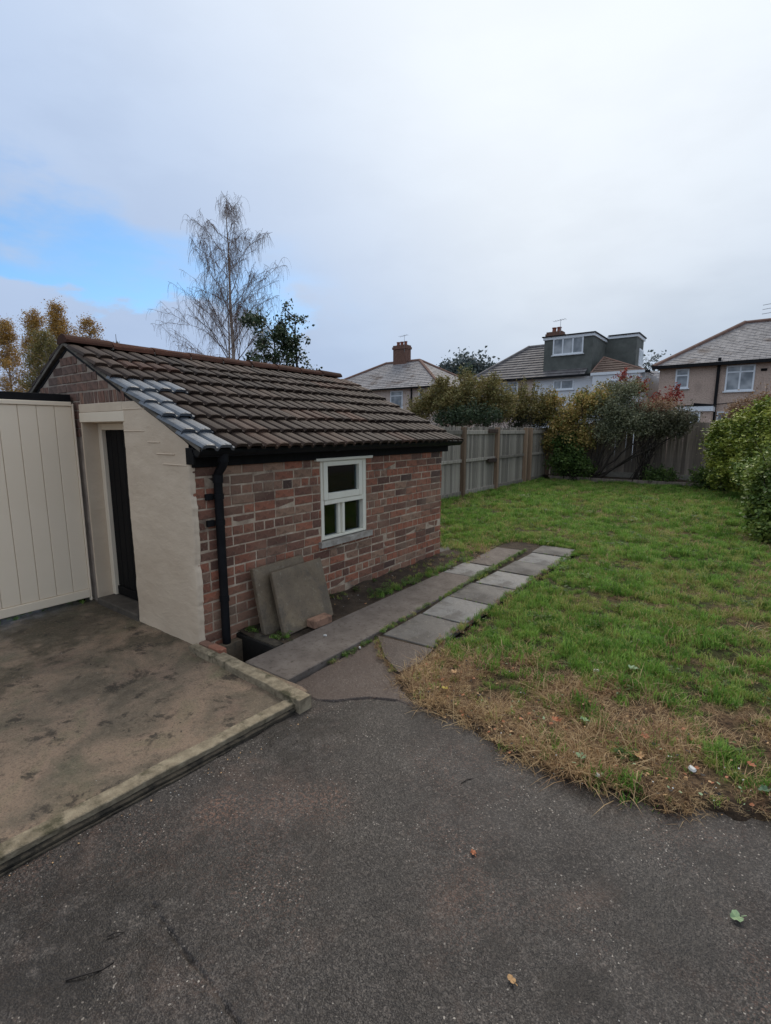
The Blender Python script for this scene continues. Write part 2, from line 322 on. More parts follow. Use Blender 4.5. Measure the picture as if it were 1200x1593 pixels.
M_LF_AUTUMN = m_leaf('autumn_orange_leaf', [(0, srgb(96, 102, 56)), (.3, srgb(134, 136, 74)), (.5, srgb(188, 158, 94)), (.68, srgb(196, 166, 104)), (.85, srgb(150, 152, 82)), (1, srgb(122, 134, 70))])
M_LF_GREY = m_leaf('grey_green_leaf', [(0, srgb(80, 86, 66)), (.5, srgb(130, 134, 106)), (1, srgb(170, 164, 128))])
M_LF_BROWN = m_leaf('faded_brown_leaf', [(0, srgb(110, 88, 70)), (.5, srgb(156, 126, 100)), (1, srgb(180, 150, 116))])
M_LF_RED = m_leaf('red_leaf', [(0, srgb(96, 34, 32)), (.5, srgb(150, 52, 44)), (1, srgb(176, 84, 58))])
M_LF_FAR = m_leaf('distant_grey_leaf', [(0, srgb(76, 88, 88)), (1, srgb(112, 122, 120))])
M_BARK = generic('brown_bark', [(.3, srgb(58, 50, 42)), (.7, srgb(88, 76, 64))], 8, .95, 30, .8, .01)
M_DKBARK = generic('dark_bark', [(.3, srgb(38, 33, 29)), (.7, srgb(62, 54, 47))], 8, .95, 30, .8, .01)
M_BIRCH = generic('birch_bark', [(.3, srgb(96, 84, 78)), (.5, srgb(150, 136, 126)), (.7, srgb(176, 164, 154))], 2.5, .85, 12, .5, .01)
M_TWIG = generic('birch_twig', [(.3, srgb(96, 80, 74)), (.7, srgb(128, 108, 98))], 3, .9, 12, .1, .01)
def m_grass(name, stops):
    t = NT(name); c = t.ramp(t.orand(), stops)
    t.fin(c, .55, None, .3)
    tl = t.n('ShaderNodeBsdfTranslucent'); t.l(c, tl.inputs[0]); mx = t.n('ShaderNodeMixShader'); mx.inputs[0].default_value = .42
    t.l(t.b.outputs[0], mx.inputs[1]); t.l(tl.outputs[0], mx.inputs[2]); t.l(mx.outputs[0], t.out.inputs[0]); return t.m
M_G1 = m_grass('green_grass', [(0, srgb(80, 116, 46)), (.5, srgb(114, 154, 62)), (1, srgb(152, 184, 90))])
M_G2 = m_grass('yellowed_grass', [(0, srgb(122, 140, 66)), (.5, srgb(154, 164, 84)), (1, srgb(182, 176, 112))])
M_G3 = m_grass('dead_grass', [(0, srgb(138, 110, 80)), (.35, srgb(186, 154, 113)), (.7, srgb(212, 186, 142)), (.85, srgb(146, 112, 82)), (1, srgb(98, 74, 57))])
M_G4 = m_grass('weed_leaf', [(0, srgb(66, 88, 42)), (.5, srgb(92, 114, 58)), (1, srgb(116, 134, 78))])
def flat(name, c, rough=.6): return generic(name, [(.3, tuple(x * .8 for x in c)), (.7, c)], 30, rough, 60, .3, .003)
M_TANLEAF = flat('tan_fallen_leaf', srgb(190, 150, 104)); M_ORLEAF = flat('orange_fallen_leaf', srgb(178, 112, 76)); M_GRLEAF = flat('green_fallen_leaf', srgb(150, 172, 130))
M_DGLEAF = flat('dull_green_leaf', srgb(96, 120, 92)); M_PAPER = flat('pale_scrap', srgb(216, 214, 208)); M_STICK = flat('dark_twig', srgb(40, 34, 30)); M_YLEAF = flat('yellow_leaf', srgb(186, 164, 70))

# ------------------------------------------------------------------ object helpers
def link(o, parent=None):
    COL.objects.link(o)
    if parent is not None:
        o.parent = parent
        if parent.type == 'EMPTY': o.matrix_parent_inverse = Matrix.Translation(-parent.location)
    return o
def tag(o, label=None, cat=None, group=None, kind=None):
    if label: o['label'] = label
    if cat: o['category'] = cat
    if group: o['group'] = group
    if kind: o['kind'] = kind
    return o
def thing(name, loc, label, cat, group=None):
    o = bpy.data.objects.new(name, None); o.location = loc; o.empty_display_size = .2; COL.objects.link(o)
    return tag(o, label, cat, group)
class MB:
    def __init__(s): s.v = []; s.f = []
    def add(s, vs, fs):
        n = len(s.v); s.v += [tuple(v) for v in vs]; s.f += [tuple(i + n for i in f) for f in fs]; return s
    def box(s, a, b, mat=None):
        x0, y0, z0 = (min(p, q) for p, q in zip(a, b)); x1, y1, z1 = (max(p, q) for p, q in zip(a, b))
        v = [(x0, y0, z0), (x1, y0, z0), (x1, y1, z0), (x0, y1, z0), (x0, y0, z1), (x1, y0, z1), (x1, y1, z1), (x0, y1, z1)]
        if mat: v = [mat @ Vector(p) for p in v]
        return s.add(v, [(0, 3, 2, 1), (4, 5, 6, 7), (0, 1, 5, 4), (1, 2, 6, 5), (2, 3, 7, 6), (3, 0, 4, 7)])
    def prism(s, poly, ext):            # planar polygon (3-D points) extruded by a vector
        n = len(poly); e = Vector(ext); p = [Vector(q) for q in poly]
        nrm = Vector((0, 0, 0))
        for i in range(n): nrm += p[i].cross(p[(i + 1) % n])
        if nrm.dot(e) > 0: p = p[::-1]
        return s.add(p + [q + e for q in p], [tuple(range(n)), tuple(range(2 * n - 1, n - 1, -1))] + [(i, i + n, (i + 1) % n + n, (i + 1) % n)[::-1][::-1] for i in range(n)])
    def tube(s, pts, rads, n=8, cap=True):
        pts = [Vector(p) for p in pts]; rings = []; up = Vector((0, 0, 1)); base = len(s.v); prev = None
        for i, p in enumerate(pts):
            d = (pts[min(i + 1, len(pts) - 1)] - pts[max(i - 1, 0)])
            d = d.normalized() if d.length > 1e-9 else Vector((0, 0, 1))
            if prev is None: a = d.orthogonal().normalized()
            else: a = (prev - d * prev.dot(d)); a = a.normalized() if a.length > 1e-6 else d.orthogonal().normalized()
            prev = a; b = d.cross(a); r = rads[i] if hasattr(rads, '__len__') else rads
            for k in range(n):
                t = 2 * math.pi * k / n; s.v.append(tuple(p + (a * math.cos(t) + b * math.sin(t)) * r))
        for i in range(len(pts) - 1):
            for k in range(n):
                q = base + i * n + k; q2 = base + i * n + (k + 1) % n; s.f.append((q, q2, q2 + n, q + n))
        if cap:
            s.f.append(tuple(range(base + n - 1, base - 1, -1))); e = base + (len(pts) - 1) * n; s.f.append(tuple(range(e, e + n)))
        return s
    def build(s, name, mat, parent=None, origin=None, bevel=0, smooth=False):
        o = Vector(origin) if origin is not None else Vector((0, 0, 0))
        me = bpy.data.meshes.new(name); me.from_pydata([tuple(Vector(v) - o) for v in s.v], [], s.f)
        bm = bmesh.new(); bm.from_mesh(me); bmesh.ops.recalc_face_normals(bm, faces=bm.faces)
        if bevel: bmesh.ops.bevel(bm, geom=list(bm.edges), offset=bevel, segments=1, affect='EDGES', profile=.5, clamp_overlap=True)
        bm.to_mesh(me); bm.free(); me.materials.append(mat)
        if smooth: me.polygons.foreach_set('use_smooth', [True] * len(me.polygons))
        ob = bpy.data.objects.new(name, me); ob.location = o; link(ob, parent); return ob
def box(name, a, b, mat, parent=None, bevel=0, origin=None, mat4=None):
    return MB().box(a, b, mat4).build(name, mat, parent, origin, bevel)
def npmesh(name, V, Fq, mat, parent=None, tint=None, smooth=False, attrs=None, location=None):
    """V (n,3) float, Fq (m,k) int faces of constant size"""
    V = np.asarray(V, np.float32); Fq = np.asarray(Fq, np.int32); m, k = Fq.shape
    if location is not None: V = V - np.array(location, np.float32)
    me = bpy.data.meshes.new(name); me.vertices.add(len(V)); me.vertices.foreach_set('co', V.ravel())
    me.loops.add(m * k); me.loops.foreach_set('vertex_index', Fq.ravel()); me.polygons.add(m)
    me.polygons.foreach_set('loop_start', np.arange(0, m * k, k, dtype=np.int32))
    if smooth: me.polygons.foreach_set('use_smooth', np.ones(m, bool))
    if tint is not None:
        a = me.attributes.new('tint', 'FLOAT', 'FACE'); a.data.foreach_set('value', np.asarray(tint, np.float32))
    for nme, vals in (attrs or {}).items():
        a = me.attributes.new(nme, 'FLOAT', 'POINT'); a.data.foreach_set('value', np.asarray(vals, np.float32))
    me.materials.append(mat); me.update(); me.validate()
    o = bpy.data.objects.new(name, me)
    if location is not None: o.location = location
    return link(o, parent)
def meshof(mb, name, mat, bevel=0, smooth=False):
    o = mb.build(name, mat, None, None, bevel, smooth); me = o.data; bpy.data.objects.remove(o); return me
def inst(name, me, parent, loc, rot=(0, 0, 0), scale=(1, 1, 1)):
    o = bpy.data.objects.new(name, me); o.location = loc; o.rotation_euler = rot; o.scale = scale; return link(o, parent)

# value noise for height fields and masks
def vnoise(x, y, seed=0):
    xi = np.floor(x).astype(np.int64); yi = np.floor(y).astype(np.int64); xf = x - xi; yf = y - yi
    def h(a, b):
        n = (a * 374761393 + b * 668265263 + seed * 144665) & 0x7fffffff; n = (n ^ (n >> 13)) * 1274126177 & 0x7fffffff
        return ((n ^ (n >> 16)) & 0xffff) / 65535.0
    u = xf * xf * (3 - 2 * xf); v = yf * yf * (3 - 2 * yf)
    return (h(xi, yi) * (1 - u) + h(xi + 1, yi) * u) * (1 - v) + (h(xi, yi + 1) * (1 - u) + h(xi + 1, yi + 1) * u) * v
def fbm(x, y, seed=0, oct=4):
    s = 0; a = .5; t = 0
    for i in range(oct): s = s + a * vnoise(x * 2 ** i, y * 2 ** i, seed + i * 17); t += a; a *= .55
    return s / t
def sstep(v, a, b): t = np.clip((v - a) / (b - a), 0, 1); return t * t * (3 - 2 * t)
def grid(name, xs, ys, zf, mat, attrs=None, keep=None, smooth=True):
    X, Y = np.meshgrid(xs, ys); Z = zf(X, Y); nx, ny = len(xs), len(ys)
    V = np.stack([X, Y, Z], -1).reshape(-1, 3); i = np.arange(nx * ny).reshape(ny, nx)
    Fq = np.stack([i[:-1, :-1], i[:-1, 1:], i[1:, 1:], i[1:, :-1]], -1).reshape(-1, 4)
    if keep is not None: Fq = Fq[keep(X, Y).reshape(-1)[Fq].any(1)]
    return npmesh(name, V, Fq, mat, None, None, smooth, {k: f(X, Y).reshape(-1) for k, f in (attrs or {}).items()})
def seg_dist(X, Y, pts):
    d = np.full(X.shape, 1e9)
    for (ax, ay), (bx, by) in zip(pts[:-1], pts[1:]):
        L = (bx - ax) ** 2 + (by - ay) ** 2; t = np.clip(((X - ax) * (bx - ax) + (Y - ay) * (by - ay)) / L, 0, 1)
        d = np.minimum(d, np.hypot(X - ax - t * (bx - ax), Y - ay - t * (by - ay)))
    return d

# ------------------------------------------------------------------ the ground
g = MB(); g.add([(-400, -400, -.45), (400, -400, -.45), (400, 600, -.45), (-400, 600, -.45)], [(0, 1, 2, 3)])
tag(g.build('ground', M_SOIL), kind='structure')

crackA = [tuple(on_ground(*p, -.045)[:2]) for p in [(492, 1090), (520, 1091), (545, 1088), (575, 1086), (600, 1088), (616, 1090)]]
crackB = [tuple(on_ground(*p, -.045)[:2]) for p in [(232, 1392), (245, 1420), (262, 1445), (280, 1470), (300, 1497), (322, 1522), (340, 1550), (358, 1575), (378, 1600)]]
def tarmac_z(X, Y):
    z = -.045 + (fbm(X * 1.3, Y * 1.3, 3) - .5) * .022 + (fbm(X * 9, Y * 9, 5) - .5) * .006
    j = (fbm(X * 14, Y * 14, 8) - .5) * .03
    z = z + .008 * sstep(Y - np.interp(X, [p[0] for p in crackA], [p[1] for p in crackA]), .0, .012) * (X < -1.5) - .022 * (1 - sstep(seg_dist(X, Y, crackA) + j * .4, -.002, .008)) - .018 * (1 - sstep(seg_dist(X, Y, crackB) + j * .6, -.003, .006)) * sstep(fbm(X * 7, Y * 7, 12), .25, .5)
    return z
xs = np.concatenate([np.linspace(-2.42, 1.6, 620), [1.8, 2.2, 3, 5, 9]]); ys = np.concatenate([[-7, -3, -1.2, -.4], np.linspace(-.1, 3.35, 540)])
def gauss(X, Y, px, py, r): p = on_ground(px, py, -.045); return np.exp(-((X - p.x) ** 2 + (Y - p.y) ** 2) / (r * r))
def wear_w(X, Y): return np.clip((gauss(X, Y, 345, 1258, .11) + .8 * gauss(X, Y, 500, 1245, .13) + .4 * gauss(X, Y, 420, 1250, .12)) * (.5 + fbm(X * 8, Y * 8, 15)), 0, .85)
def damp_w(X, Y):
    w = 0 * X
    for px, py, r, a in [(490, 1130, .32, .8), (420, 1170, .3, .6), (150, 1380, .3, .5), (60, 1500, .3, .6), (230, 1500, .25, .5), (790, 1335, .07, .8), (760, 1350, .05, .5), (1120, 1335, .1, .5), (850, 1480, .18, .6), (1050, 1450, .25, .5), (930, 1560, .12, .6), (430, 1400, .25, .4), (640, 1120, .2, .35)]: w = w + a * gauss(X, Y, px, py, r)
    m = fbm(X * 9, Y * 9, 19, 6); f = fbm(X * 30, Y * 30, 33, 3)
    return np.clip((w * .9 + .35 * sstep(fbm(X * 2.2, Y * 2.2, 18), .48, .7)) * sstep(m * .65 + f * .35, .38, .60) * 1.5, 0, 1)
tag(grid('driveway', xs, ys, tarmac_z, M_TARMAC, {'wear': wear_w, 'damp': damp_w, 'old': lambda X, Y: sstep(Y - np.interp(X, [p[0] for p in crackA], [p[1] for p in crackA]), -.01, .02) * (X < -1.5)}), kind='structure')
# the pink wedge of older path against the slabs
def wedge(name, pts, z, mat, t=.05, n=0):
    return MB().prism([(x, y, z) for x, y in pts], (0, 0, -t)).build(name, mat)
q = [(-2.41, 3.14), (-2.13, 2.86), (-1.90, 2.72), (-1.86, 2.95), (-1.90, 3.19)]
tag(wedge('pink_path_wedge', q, -.006, M_TARMAC2), kind='structure')

def pad_z(X, Y): return (fbm(X * 1.1, Y * 1.1, 21) - .5) * .02 + (fbm(X * 6, Y * 6, 25) - .5) * .010 + (fbm(X * 22, Y * 22, 27) - .5) * .004 - .012 - .12 * (X > -2.35 + .0694 * (Y + .9) - .055)
tag(grid('concrete_yard', np.concatenate([[-9, -7, -6], np.linspace(-5.6, -2.24, 240)]), np.concatenate([[-6, -3, -1], np.linspace(0, 2.16, 150)]), pad_z, M_PAD), kind='structure')

def rough_bar(name, a, b, w0, w1, z0, z1, mat, seed, n=60, amp=.006, parent=None, under=0.0):
    """a kerb from a to b: w0 / w1 are its offsets to the left / right of the line; uneven edges"""
    a = Vector((*a, 0)); b = Vector((*b, 0)); d = (b - a); L = d.length; d /= L; nrm = Vector((-d.y, d.x, 0)); V = []; Fq = []
    for i in range(n + 1):
        t = i / n; p = a + d * (L * t)
        j = lambda k: (fbm(np.array(t * L * 7.), np.array(k * 3.7), seed) - .5) * 2 * amp
        top = z1 + j(1) * .8; ch = .004 + abs(j(5)) * .35
        ring = [(w0 + j(2), z0), (w0 + j(2), top - ch), (w0 - ch * .9 + j(2), top), (w1 + ch * .9 + j(3), top), (w1 + j(3), top - ch), (w1 + j(3) + under, z0)]
        for o, z in ring: q = p + nrm * o; V.append((q.x, q.y, z))
    m = 6
    for i in range(n):
        for k in range(m - 1): q = i * m + k; Fq.append((q, q + 1, q + 1 + m, q + m))
    mb = MB(); mb.v = V; mb.f = Fq + [tuple(range(m)), tuple(range(n * m + m - 1, n * m - 1, -1))]
    return mb.build(name, mat, parent)
kf = tag(rough_bar('kerb', (-2.35, -.9), (-2.148, 2.01), .105, .022, -.1, .012, M_KERB, 41, 260, .006, None, .02), kind='structure')
rough_bar('kerb_footing', (-2.35, -.9), (-2.155, 1.96), .030, -.002, -.1, -.020, M_LEDGE, 43, 220, .007, kf, .012)
rough_bar('kerb_footing', (-2.35, -.9), (-2.185, 1.50), -.004, -.014, -.1, -.037, M_LEDGE, 45, 200, .005, kf, .004)
kr = tag(rough_bar('kerb', (-3.10, 2.06), (-2.125, 2.01), .055, -.045, -.1, .040, M_KERB, 47, 130, .007), kind='structure')
rough_bar('kerb_block', (-3.415, 2.065), (-3.104, 2.06), .02, -.045, -.1, .038, M_KERB, 49, 40, .010, kr)
for i, (x0, x1) in enumerate([(-3.39, -3.27), (-3.265, -3.115)]):
    box('brick', (x0, 2.085, -.05), (x1, 2.150, .052 + i * .006), M_BRICK, kr, .006, ((x0 + x1) / 2, 2.1, .03))

# path: a concrete strip, then paving slabs (each one a piece of the path)
def path_z(X, Y): return -.004 + (fbm(X * 5, Y * 5, 61) - .5) * .008
ps = MB()
ps.prism([(-2.915, 2.16, 0), (-2.45, 2.16, 0), (-2.455, 3.3, 0), (-2.47, 4.3, 0), (-2.505, 5.15, 0), (-2.93, 5.12, 0), (-2.925, 3.2, 0)], (0, 0, -.12))
path = tag(ps.build('garden_path', M_PATH, None, None, .006), kind='structure')
slabs = [((-2.41, 3.205), (-1.925, 3.225), (-1.94, 3.81), (-2.41, 3.80)), ((-2.405, 3.825), (-1.95, 3.83), (-1.95, 4.405), (-2.455, 4.40)), ((-2.455, 4.425), (-1.95, 4.43), (-1.955, 5.01), (-2.475, 4.99)),
         ((-2.44, 5.015), (-1.955, 5.035), (-1.95, 5.60), (-2.43, 5.60)), ((-2.43, 5.625), (-1.95, 5.62), (-1.94, 6.20), (-2.43, 6.18)), ((-2.425, 6.205), (-1.925, 6.22), (-1.93, 6.78), (-2.42, 6.77)),
         ((-2.44, 6.80), (-1.92, 6.805), (-1.98, 7.34), (-2.46, 7.33)), ((-2.945, 5.16), (-2.53, 5.19), (-2.55, 5.74), (-2.95, 5.72)), ((-2.93, 5.76), (-2.54, 5.77), (-2.58, 6.80), (-2.97, 6.78)),
         ((-3.72, 5.98), (-3.30, 6.0), (-3.32, 6.5), (-3.74, 6.48))]
for i, s4 in enumerate(slabs):
    c = Vector((sum(p[0] for p in s4) / 4, sum(p[1] for p in s4) / 4, 0)); dz = random.uniform(-.004, .006)
    mb = MB().prism([(x, y, -.010 + dz + random.uniform(-.004, .004)) for x, y in s4], (0, 0, -.05))
    mb.build('paving_slab', M_PATH if i == 8 else (M_SLAB_L if i in (1, 3, 5, 7) else M_SLAB), path, c, .006)

tag(grid('path_bedding', np.linspace(-2.99, -1.93, 40), np.linspace(3.15, 7.36, 150), lambda X, Y: -.022 + (fbm(X * 8, Y * 8, 65) - .5) * .012, M_SOIL), kind='structure')
# soil beside the shed and the open drain
box('soil_bed', (-3.43, 2.47, -.3), (-2.93, 2.75, -.022), M_SOIL)
bpy.data.objects.remove(bpy.data.objects['soil_bed'])
def bed_z(X, Y): return -.02 + (fbm(X * 6, Y * 6, 71) - .5) * .05 + .03 * sstep(-X, 3.1, 3.4)
tag(grid('soil_bed', np.linspace(-3.43, -2.90, 30), np.linspace(2.47, 6.3, 160), bed_z, M_SOIL), kind='structure')
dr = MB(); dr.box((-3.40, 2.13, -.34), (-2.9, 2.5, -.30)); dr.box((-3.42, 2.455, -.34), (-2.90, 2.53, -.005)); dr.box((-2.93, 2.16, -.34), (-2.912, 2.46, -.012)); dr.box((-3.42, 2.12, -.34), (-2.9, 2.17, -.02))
M_PIT_SHADE = generic('drain_pit_shade', [(.3, (.006, .006, .005)), (.7, (.018, .016, .013))], 14, .7, 60, .5, .006)  # shade of the open pit put into the colour as near-black
dpit = tag(dr.build('drain_pit', M_PIT_SHADE, None, None, .006), kind='structure')
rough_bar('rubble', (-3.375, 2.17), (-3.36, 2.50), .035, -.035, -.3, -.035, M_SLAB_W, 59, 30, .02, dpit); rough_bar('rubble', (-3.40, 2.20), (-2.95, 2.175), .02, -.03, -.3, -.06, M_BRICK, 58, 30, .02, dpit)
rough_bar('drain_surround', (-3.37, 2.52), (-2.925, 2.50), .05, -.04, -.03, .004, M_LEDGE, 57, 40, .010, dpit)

# lawn -------------------------------------------------------------
edge_pts = [(-2.05, 3.2), (-1.93, 2.95), (-1.92, 2.75), (-1.85, 2.56), (-1.72, 2.43), (-1.61, 2.42), (-1.4, 2.43), (-1.25, 2.38), (-1.03, 2.34), (-.91, 2.30), (-.77, 2.31), (-.62, 2.32), (-.52, 2.34), (-.37, 2.35), (-.26, 2.38), (-.18, 2.33), (-.08, 2.44), (.03, 2.5), (.15, 2.54), (.3, 2.6), (.8, 2.85), (2.0, 3.2), (6, 3.6)]
EX = np.array([p[0] for p in edge_pts]); EY = np.array([p[1] for p in edge_pts])
def lawn_in(X, Y):
    """signed distance-like value, positive inside the lawn"""
    d1 = Y - np.interp(X, EX, EY) + (fbm(X * 9, Y * 9, 81) - .5) * .09
    left = np.where(Y < 7.36, X + 1.925, np.where(Y < 7.5, 1., 1.)); left = np.where((Y > 6.25) & (X < -2.98), .5 + 0 * X, left)
    left = left + (fbm(X * 8, Y * 8, 83) - .5) * .05
    d = np.minimum(d1, left); d = np.minimum(d, X + 6.12)
    return np.where((X < -2.0) & (Y < 5.9), -1, d)
def lawn_z(X, Y):
    d = lawn_in(X, Y); z = -.014 + (fbm(X * 1.5, Y * 1.5, 91) - .5) * .04 + (fbm(X * 7, Y * 7, 93) - .5) * .03
    return -.09 + (z + .09) * sstep(d + (fbm(X * 26, Y * 26, 89) - .5) * .07, -.03, .13)
def straw_w(X, Y):
    d = Y - np.interp(X, EX, EY); n = fbm(X * 2.4, Y * 2.4, 95)
    w = 1 - sstep(d + (n - .5) * 1.4 - .18 * np.clip(X + .6, -1, 1.5), .78, 1.25)
    w = w * (1 - .8 * sstep(fbm(X * 3.1 + 5, Y * 3.1, 97), .62, .72))
    w = np.maximum(w, .45 * sstep(fbm(X * 2.6, Y * 2.6, 99), .60, .72))
    return np.clip(w, 0, 1)
lx = np.concatenate([np.linspace(-6.15, -2.1, 70), np.linspace(-2.06, 1.6, 170), [1.8, 2.4, 3.2, 4.5, 7]])
ly = np.concatenate([np.linspace(2.2, 4.6, 120), np.linspace(4.64, 18.6, 230)])
tag(grid('lawn', lx, ly, lawn_z, M_THATCH, {'straw': straw_w, 'edge': lambda X, Y: 1 - sstep(lawn_in(X, Y) + (fbm(X * 11, Y * 11, 119) - .5) * .25, .03, .2)}, lambda X, Y: lawn_in(X, Y) > -.08), kind='structure')
bedx = np.linspace(-6.1, 6, 90); bedy = np.linspace(17.55, 18.6, 14)
tag(grid('raised_bed', bedx, bedy, lambda X, Y: .13 + (fbm(X * 3, Y * 3, 101) - .5) * .1, M_SOIL), kind='structure')

# grass tufts --------------------------------------------------------
def tuft(name, mat, n, rad, length, width, lean, seed):
    rng = np.random.default_rng(seed); V = []; Fc = []
    for i in range(n):
        a = rng.uniform(0, 6.28); r = rad * math.sqrt(rng.uniform()); bx, by = r * math.cos(a), r * math.sin(a)
        d = rng.uniform(0, 6.28); L = length * rng.uniform(.5, 1.25); w = width * rng.uniform(.7, 1.3); le = lean * rng.uniform(.3, 1.3)
        dx, dy = math.cos(d), math.sin(d); sx, sy = -dy * w / 2, dx * w / 2; k = len(V)
        hz = L * math.cos(min(le, 1.5)); hx = L * math.sin(min(le, 1.5))
        V += [(bx - sx, by - sy, -.008), (bx + sx, by + sy, -.008), (bx + dx * hx * .4 - sx * .9, by + dy * hx * .4 - sy * .9, hz * .62 + .003), (bx + dx * hx * .4 + sx * .9, by + dy * hx * .4 + sy * .9, hz * .62 + .003), (bx + dx * hx, by + dy * hx, hz * .9 + .004)]
        Fc += [(k, k + 1, k + 3, k + 2), (k + 2, k + 3, k + 4)]
    me = bpy.data.meshes.new(name); me.from_pydata(V, [], Fc); me.materials.append(mat); return bpy.data.objects.new(name, me)
def weedtuft(name, mat, n, rad, size, seed):
    rng = np.random.default_rng(seed); V = []; Fc = []
    for i in range(n):
        a = rng.uniform(0, 6.28); r = rad * math.sqrt(rng.uniform()); x, y = r * math.cos(a), r * math.sin(a); z = rng.uniform(.004, .05); d = rng.uniform(0, 6.28); s = size * rng.uniform(.5, 1.2)
        dx, dy = math.cos(d) * s, math.sin(d) * s; k = len(V); t = rng.uniform(-.3, .5) * s
        V += [(x, y, z), (x + dx * .5 - dy * .35, y + dy * .5 + dx * .35, z + t * .6), (x + dx, y + dy, z + t * .5), (x + dx * .5 + dy * .35, y + dy * .5 - dx * .35, z + t * .6)]
        Fc += [(k, k + 1, k + 2), (k, k + 2, k + 3)]
    me = bpy.data.meshes.new(name); me.from_pydata(V, [], Fc); me.materials.append(mat); return bpy.data.objects.new(name, me)
def scatter(name, label, cat, sources, P, kind, scale, tilt=.25, rng=RNG):
    c = bpy.data.collections.new(name + '_sources')
    for i, s in enumerate(sources): s.name = '%02d_tuft_source' % i; c.objects.link(s)
    n = len(P); me = bpy.data.meshes.new(name); me.vertices.add(n); me.vertices.foreach_set('co', np.asarray(P, np.float32).ravel())
    a = me.attributes.new('kind', 'INT', 'POINT'); a.data.foreach_set('value', np.asarray(kind, np.int32))
    a = me.attributes.new('scl', 'FLOAT', 'POINT'); a.data.foreach_set('value', np.asarray(scale, np.float32))
    rot = np.stack([rng.uniform(-tilt, tilt, n), rng.uniform(-tilt, tilt, n), rng.uniform(0, 6.28, n)], -1).astype(np.float32)
    a = me.attributes.new('rot', 'FLOAT_VECTOR', 'POINT'); a.data.foreach_set('vector', rot.ravel())
    o = bpy.data.objects.new(name, me); COL.objects.link(o); tag(o, label, cat, kind='stuff')
    ng = bpy.data.node_groups.new(name, 'GeometryNodeTree'); ng.interface.new_socket('Geometry', in_out='INPUT', socket_type='NodeSocketGeometry'); ng.interface.new_socket('Geometry', in_out='OUTPUT', socket_type='NodeSocketGeometry')
    N = ng.nodes.new; gi = N('NodeGroupInput'); go = N('NodeGroupOutput'); ci = N('GeometryNodeCollectionInfo'); ci.inputs['Collection'].default_value = c; ci.inputs['Separate Children'].default_value = True; ci.inputs['Reset Children'].default_value = True
    ip = N('GeometryNodeInstanceOnPoints'); ip.inputs['Pick Instance'].default_value = True
    def na(t, nm): x = N('GeometryNodeInputNamedAttribute'); x.data_type = t; x.inputs['Name'].default_value = nm; return x.outputs['Attribute']
    L = ng.links.new
    L(gi.outputs[0], ip.inputs['Points']); L(ci.outputs[0], ip.inputs['Instance']); L(na('INT', 'kind'), ip.inputs['Instance Index']); L(na('FLOAT_VECTOR', 'rot'), ip.inputs['Rotation']); L(na('FLOAT', 'scl'), ip.inputs['Scale']); L(ip.outputs[0], go.inputs[0])
    m = o.modifiers.new('scatter', 'NODES'); m.node_group = ng; return o
srcs = [tuft('g', M_G1, 26, .045, .050, .0042, .75, 1), tuft('g', M_G1, 30, .06, .040, .0042, 1.0, 2), tuft('g', M_G1, 22, .04, .068, .0045, .6, 3),
        tuft('g', M_G2, 24, .05, .046, .004, 1.0, 4), tuft('g', M_G2, 24, .05, .052, .004, .8, 5),
        tuft('g', M_G3, 24, .08, .105, .0034, 2.2, 6), tuft('g', M_G3, 28, .07, .07, .0036, 1.7, 7), tuft('g', M_G3, 18, .09, .15, .0030, 2.6, 8), weedtuft('g', M_G4, 14, .05, .034, 9)]
def scatter_lawn():
    Ps, Ks, Ss = [], [], []
    for (x0, x1, y0, y1, dens, sc) in [(-2.1, 1.4, 2.25, 4.2, 1300, .8), (-2.1, 1.2, 4.2, 7, 800, .95), (-6.1, 1.4, 5.9, 10, 560, 1.0), (-6.1, 1.8, 10, 18.0, 360, 1.25)]:
        n = int((x1 - x0) * (y1 - y0) * dens); X = RNG.uniform(x0, x1, n); Y = RNG.uniform(y0, y1, n)
        if y0 == 5.9: k = ~((X > -2.1) & (X < 1.2) & (Y < 7)); X, Y = X[k], Y[k]
        d = lawn_in(X, Y); w = straw_w(X, Y); clump = fbm(X * 5, Y * 5, 111); bare = fbm(X * 4 + 9, Y * 4, 113)
        keep = (d > .0) & (RNG.uniform(size=len(X)) < np.where(w > .5, .25 + .75 * sstep(bare, .40, .58),   .30 + .70 * sstep(clump, .36, .56)) * sstep(d, -.01, .09))
        X, Y, w, clump = X[keep], Y[keep], w[keep], clump[keep]; u = RNG.uniform(size=len(X)); v = RNG.integers(0, 1000, len(X))
        yel = .2 + .46 * sstep(fbm(X * 1.6, Y * 1.6, 117), .43, .62) + .15 * sstep(Y, 9, 5)
        k = np.where(u < yel, 3 + v % 2, v % 3); k = np.where(RNG.uniform(size=len(X)) < w * .93, 5 + v % 3, k)
        k = np.where((w < .3) & (RNG.uniform(size=len(X)) < .09), 6, k)
        k = np.where((w < .4) & (RNG.uniform(size=len(X)) < .035), 8, k)
        s = sc * (.55 + 1.0 * sstep(clump, .3, .75)) * RNG.uniform(.75, 1.25, len(X)); s = np.where(k >= 5, s * .95, s)
        Ps.append(np.stack([X, Y, lawn_z(X, Y)], -1)); Ks.append(k); Ss.append(s)
    scatter('lawn_grass', 'short green lawn grass with straw coloured dead patch at the tarmac edge', 'grass', srcs, np.concatenate(Ps), np.concatenate(Ks), np.concatenate(Ss))
scatter_lawn()
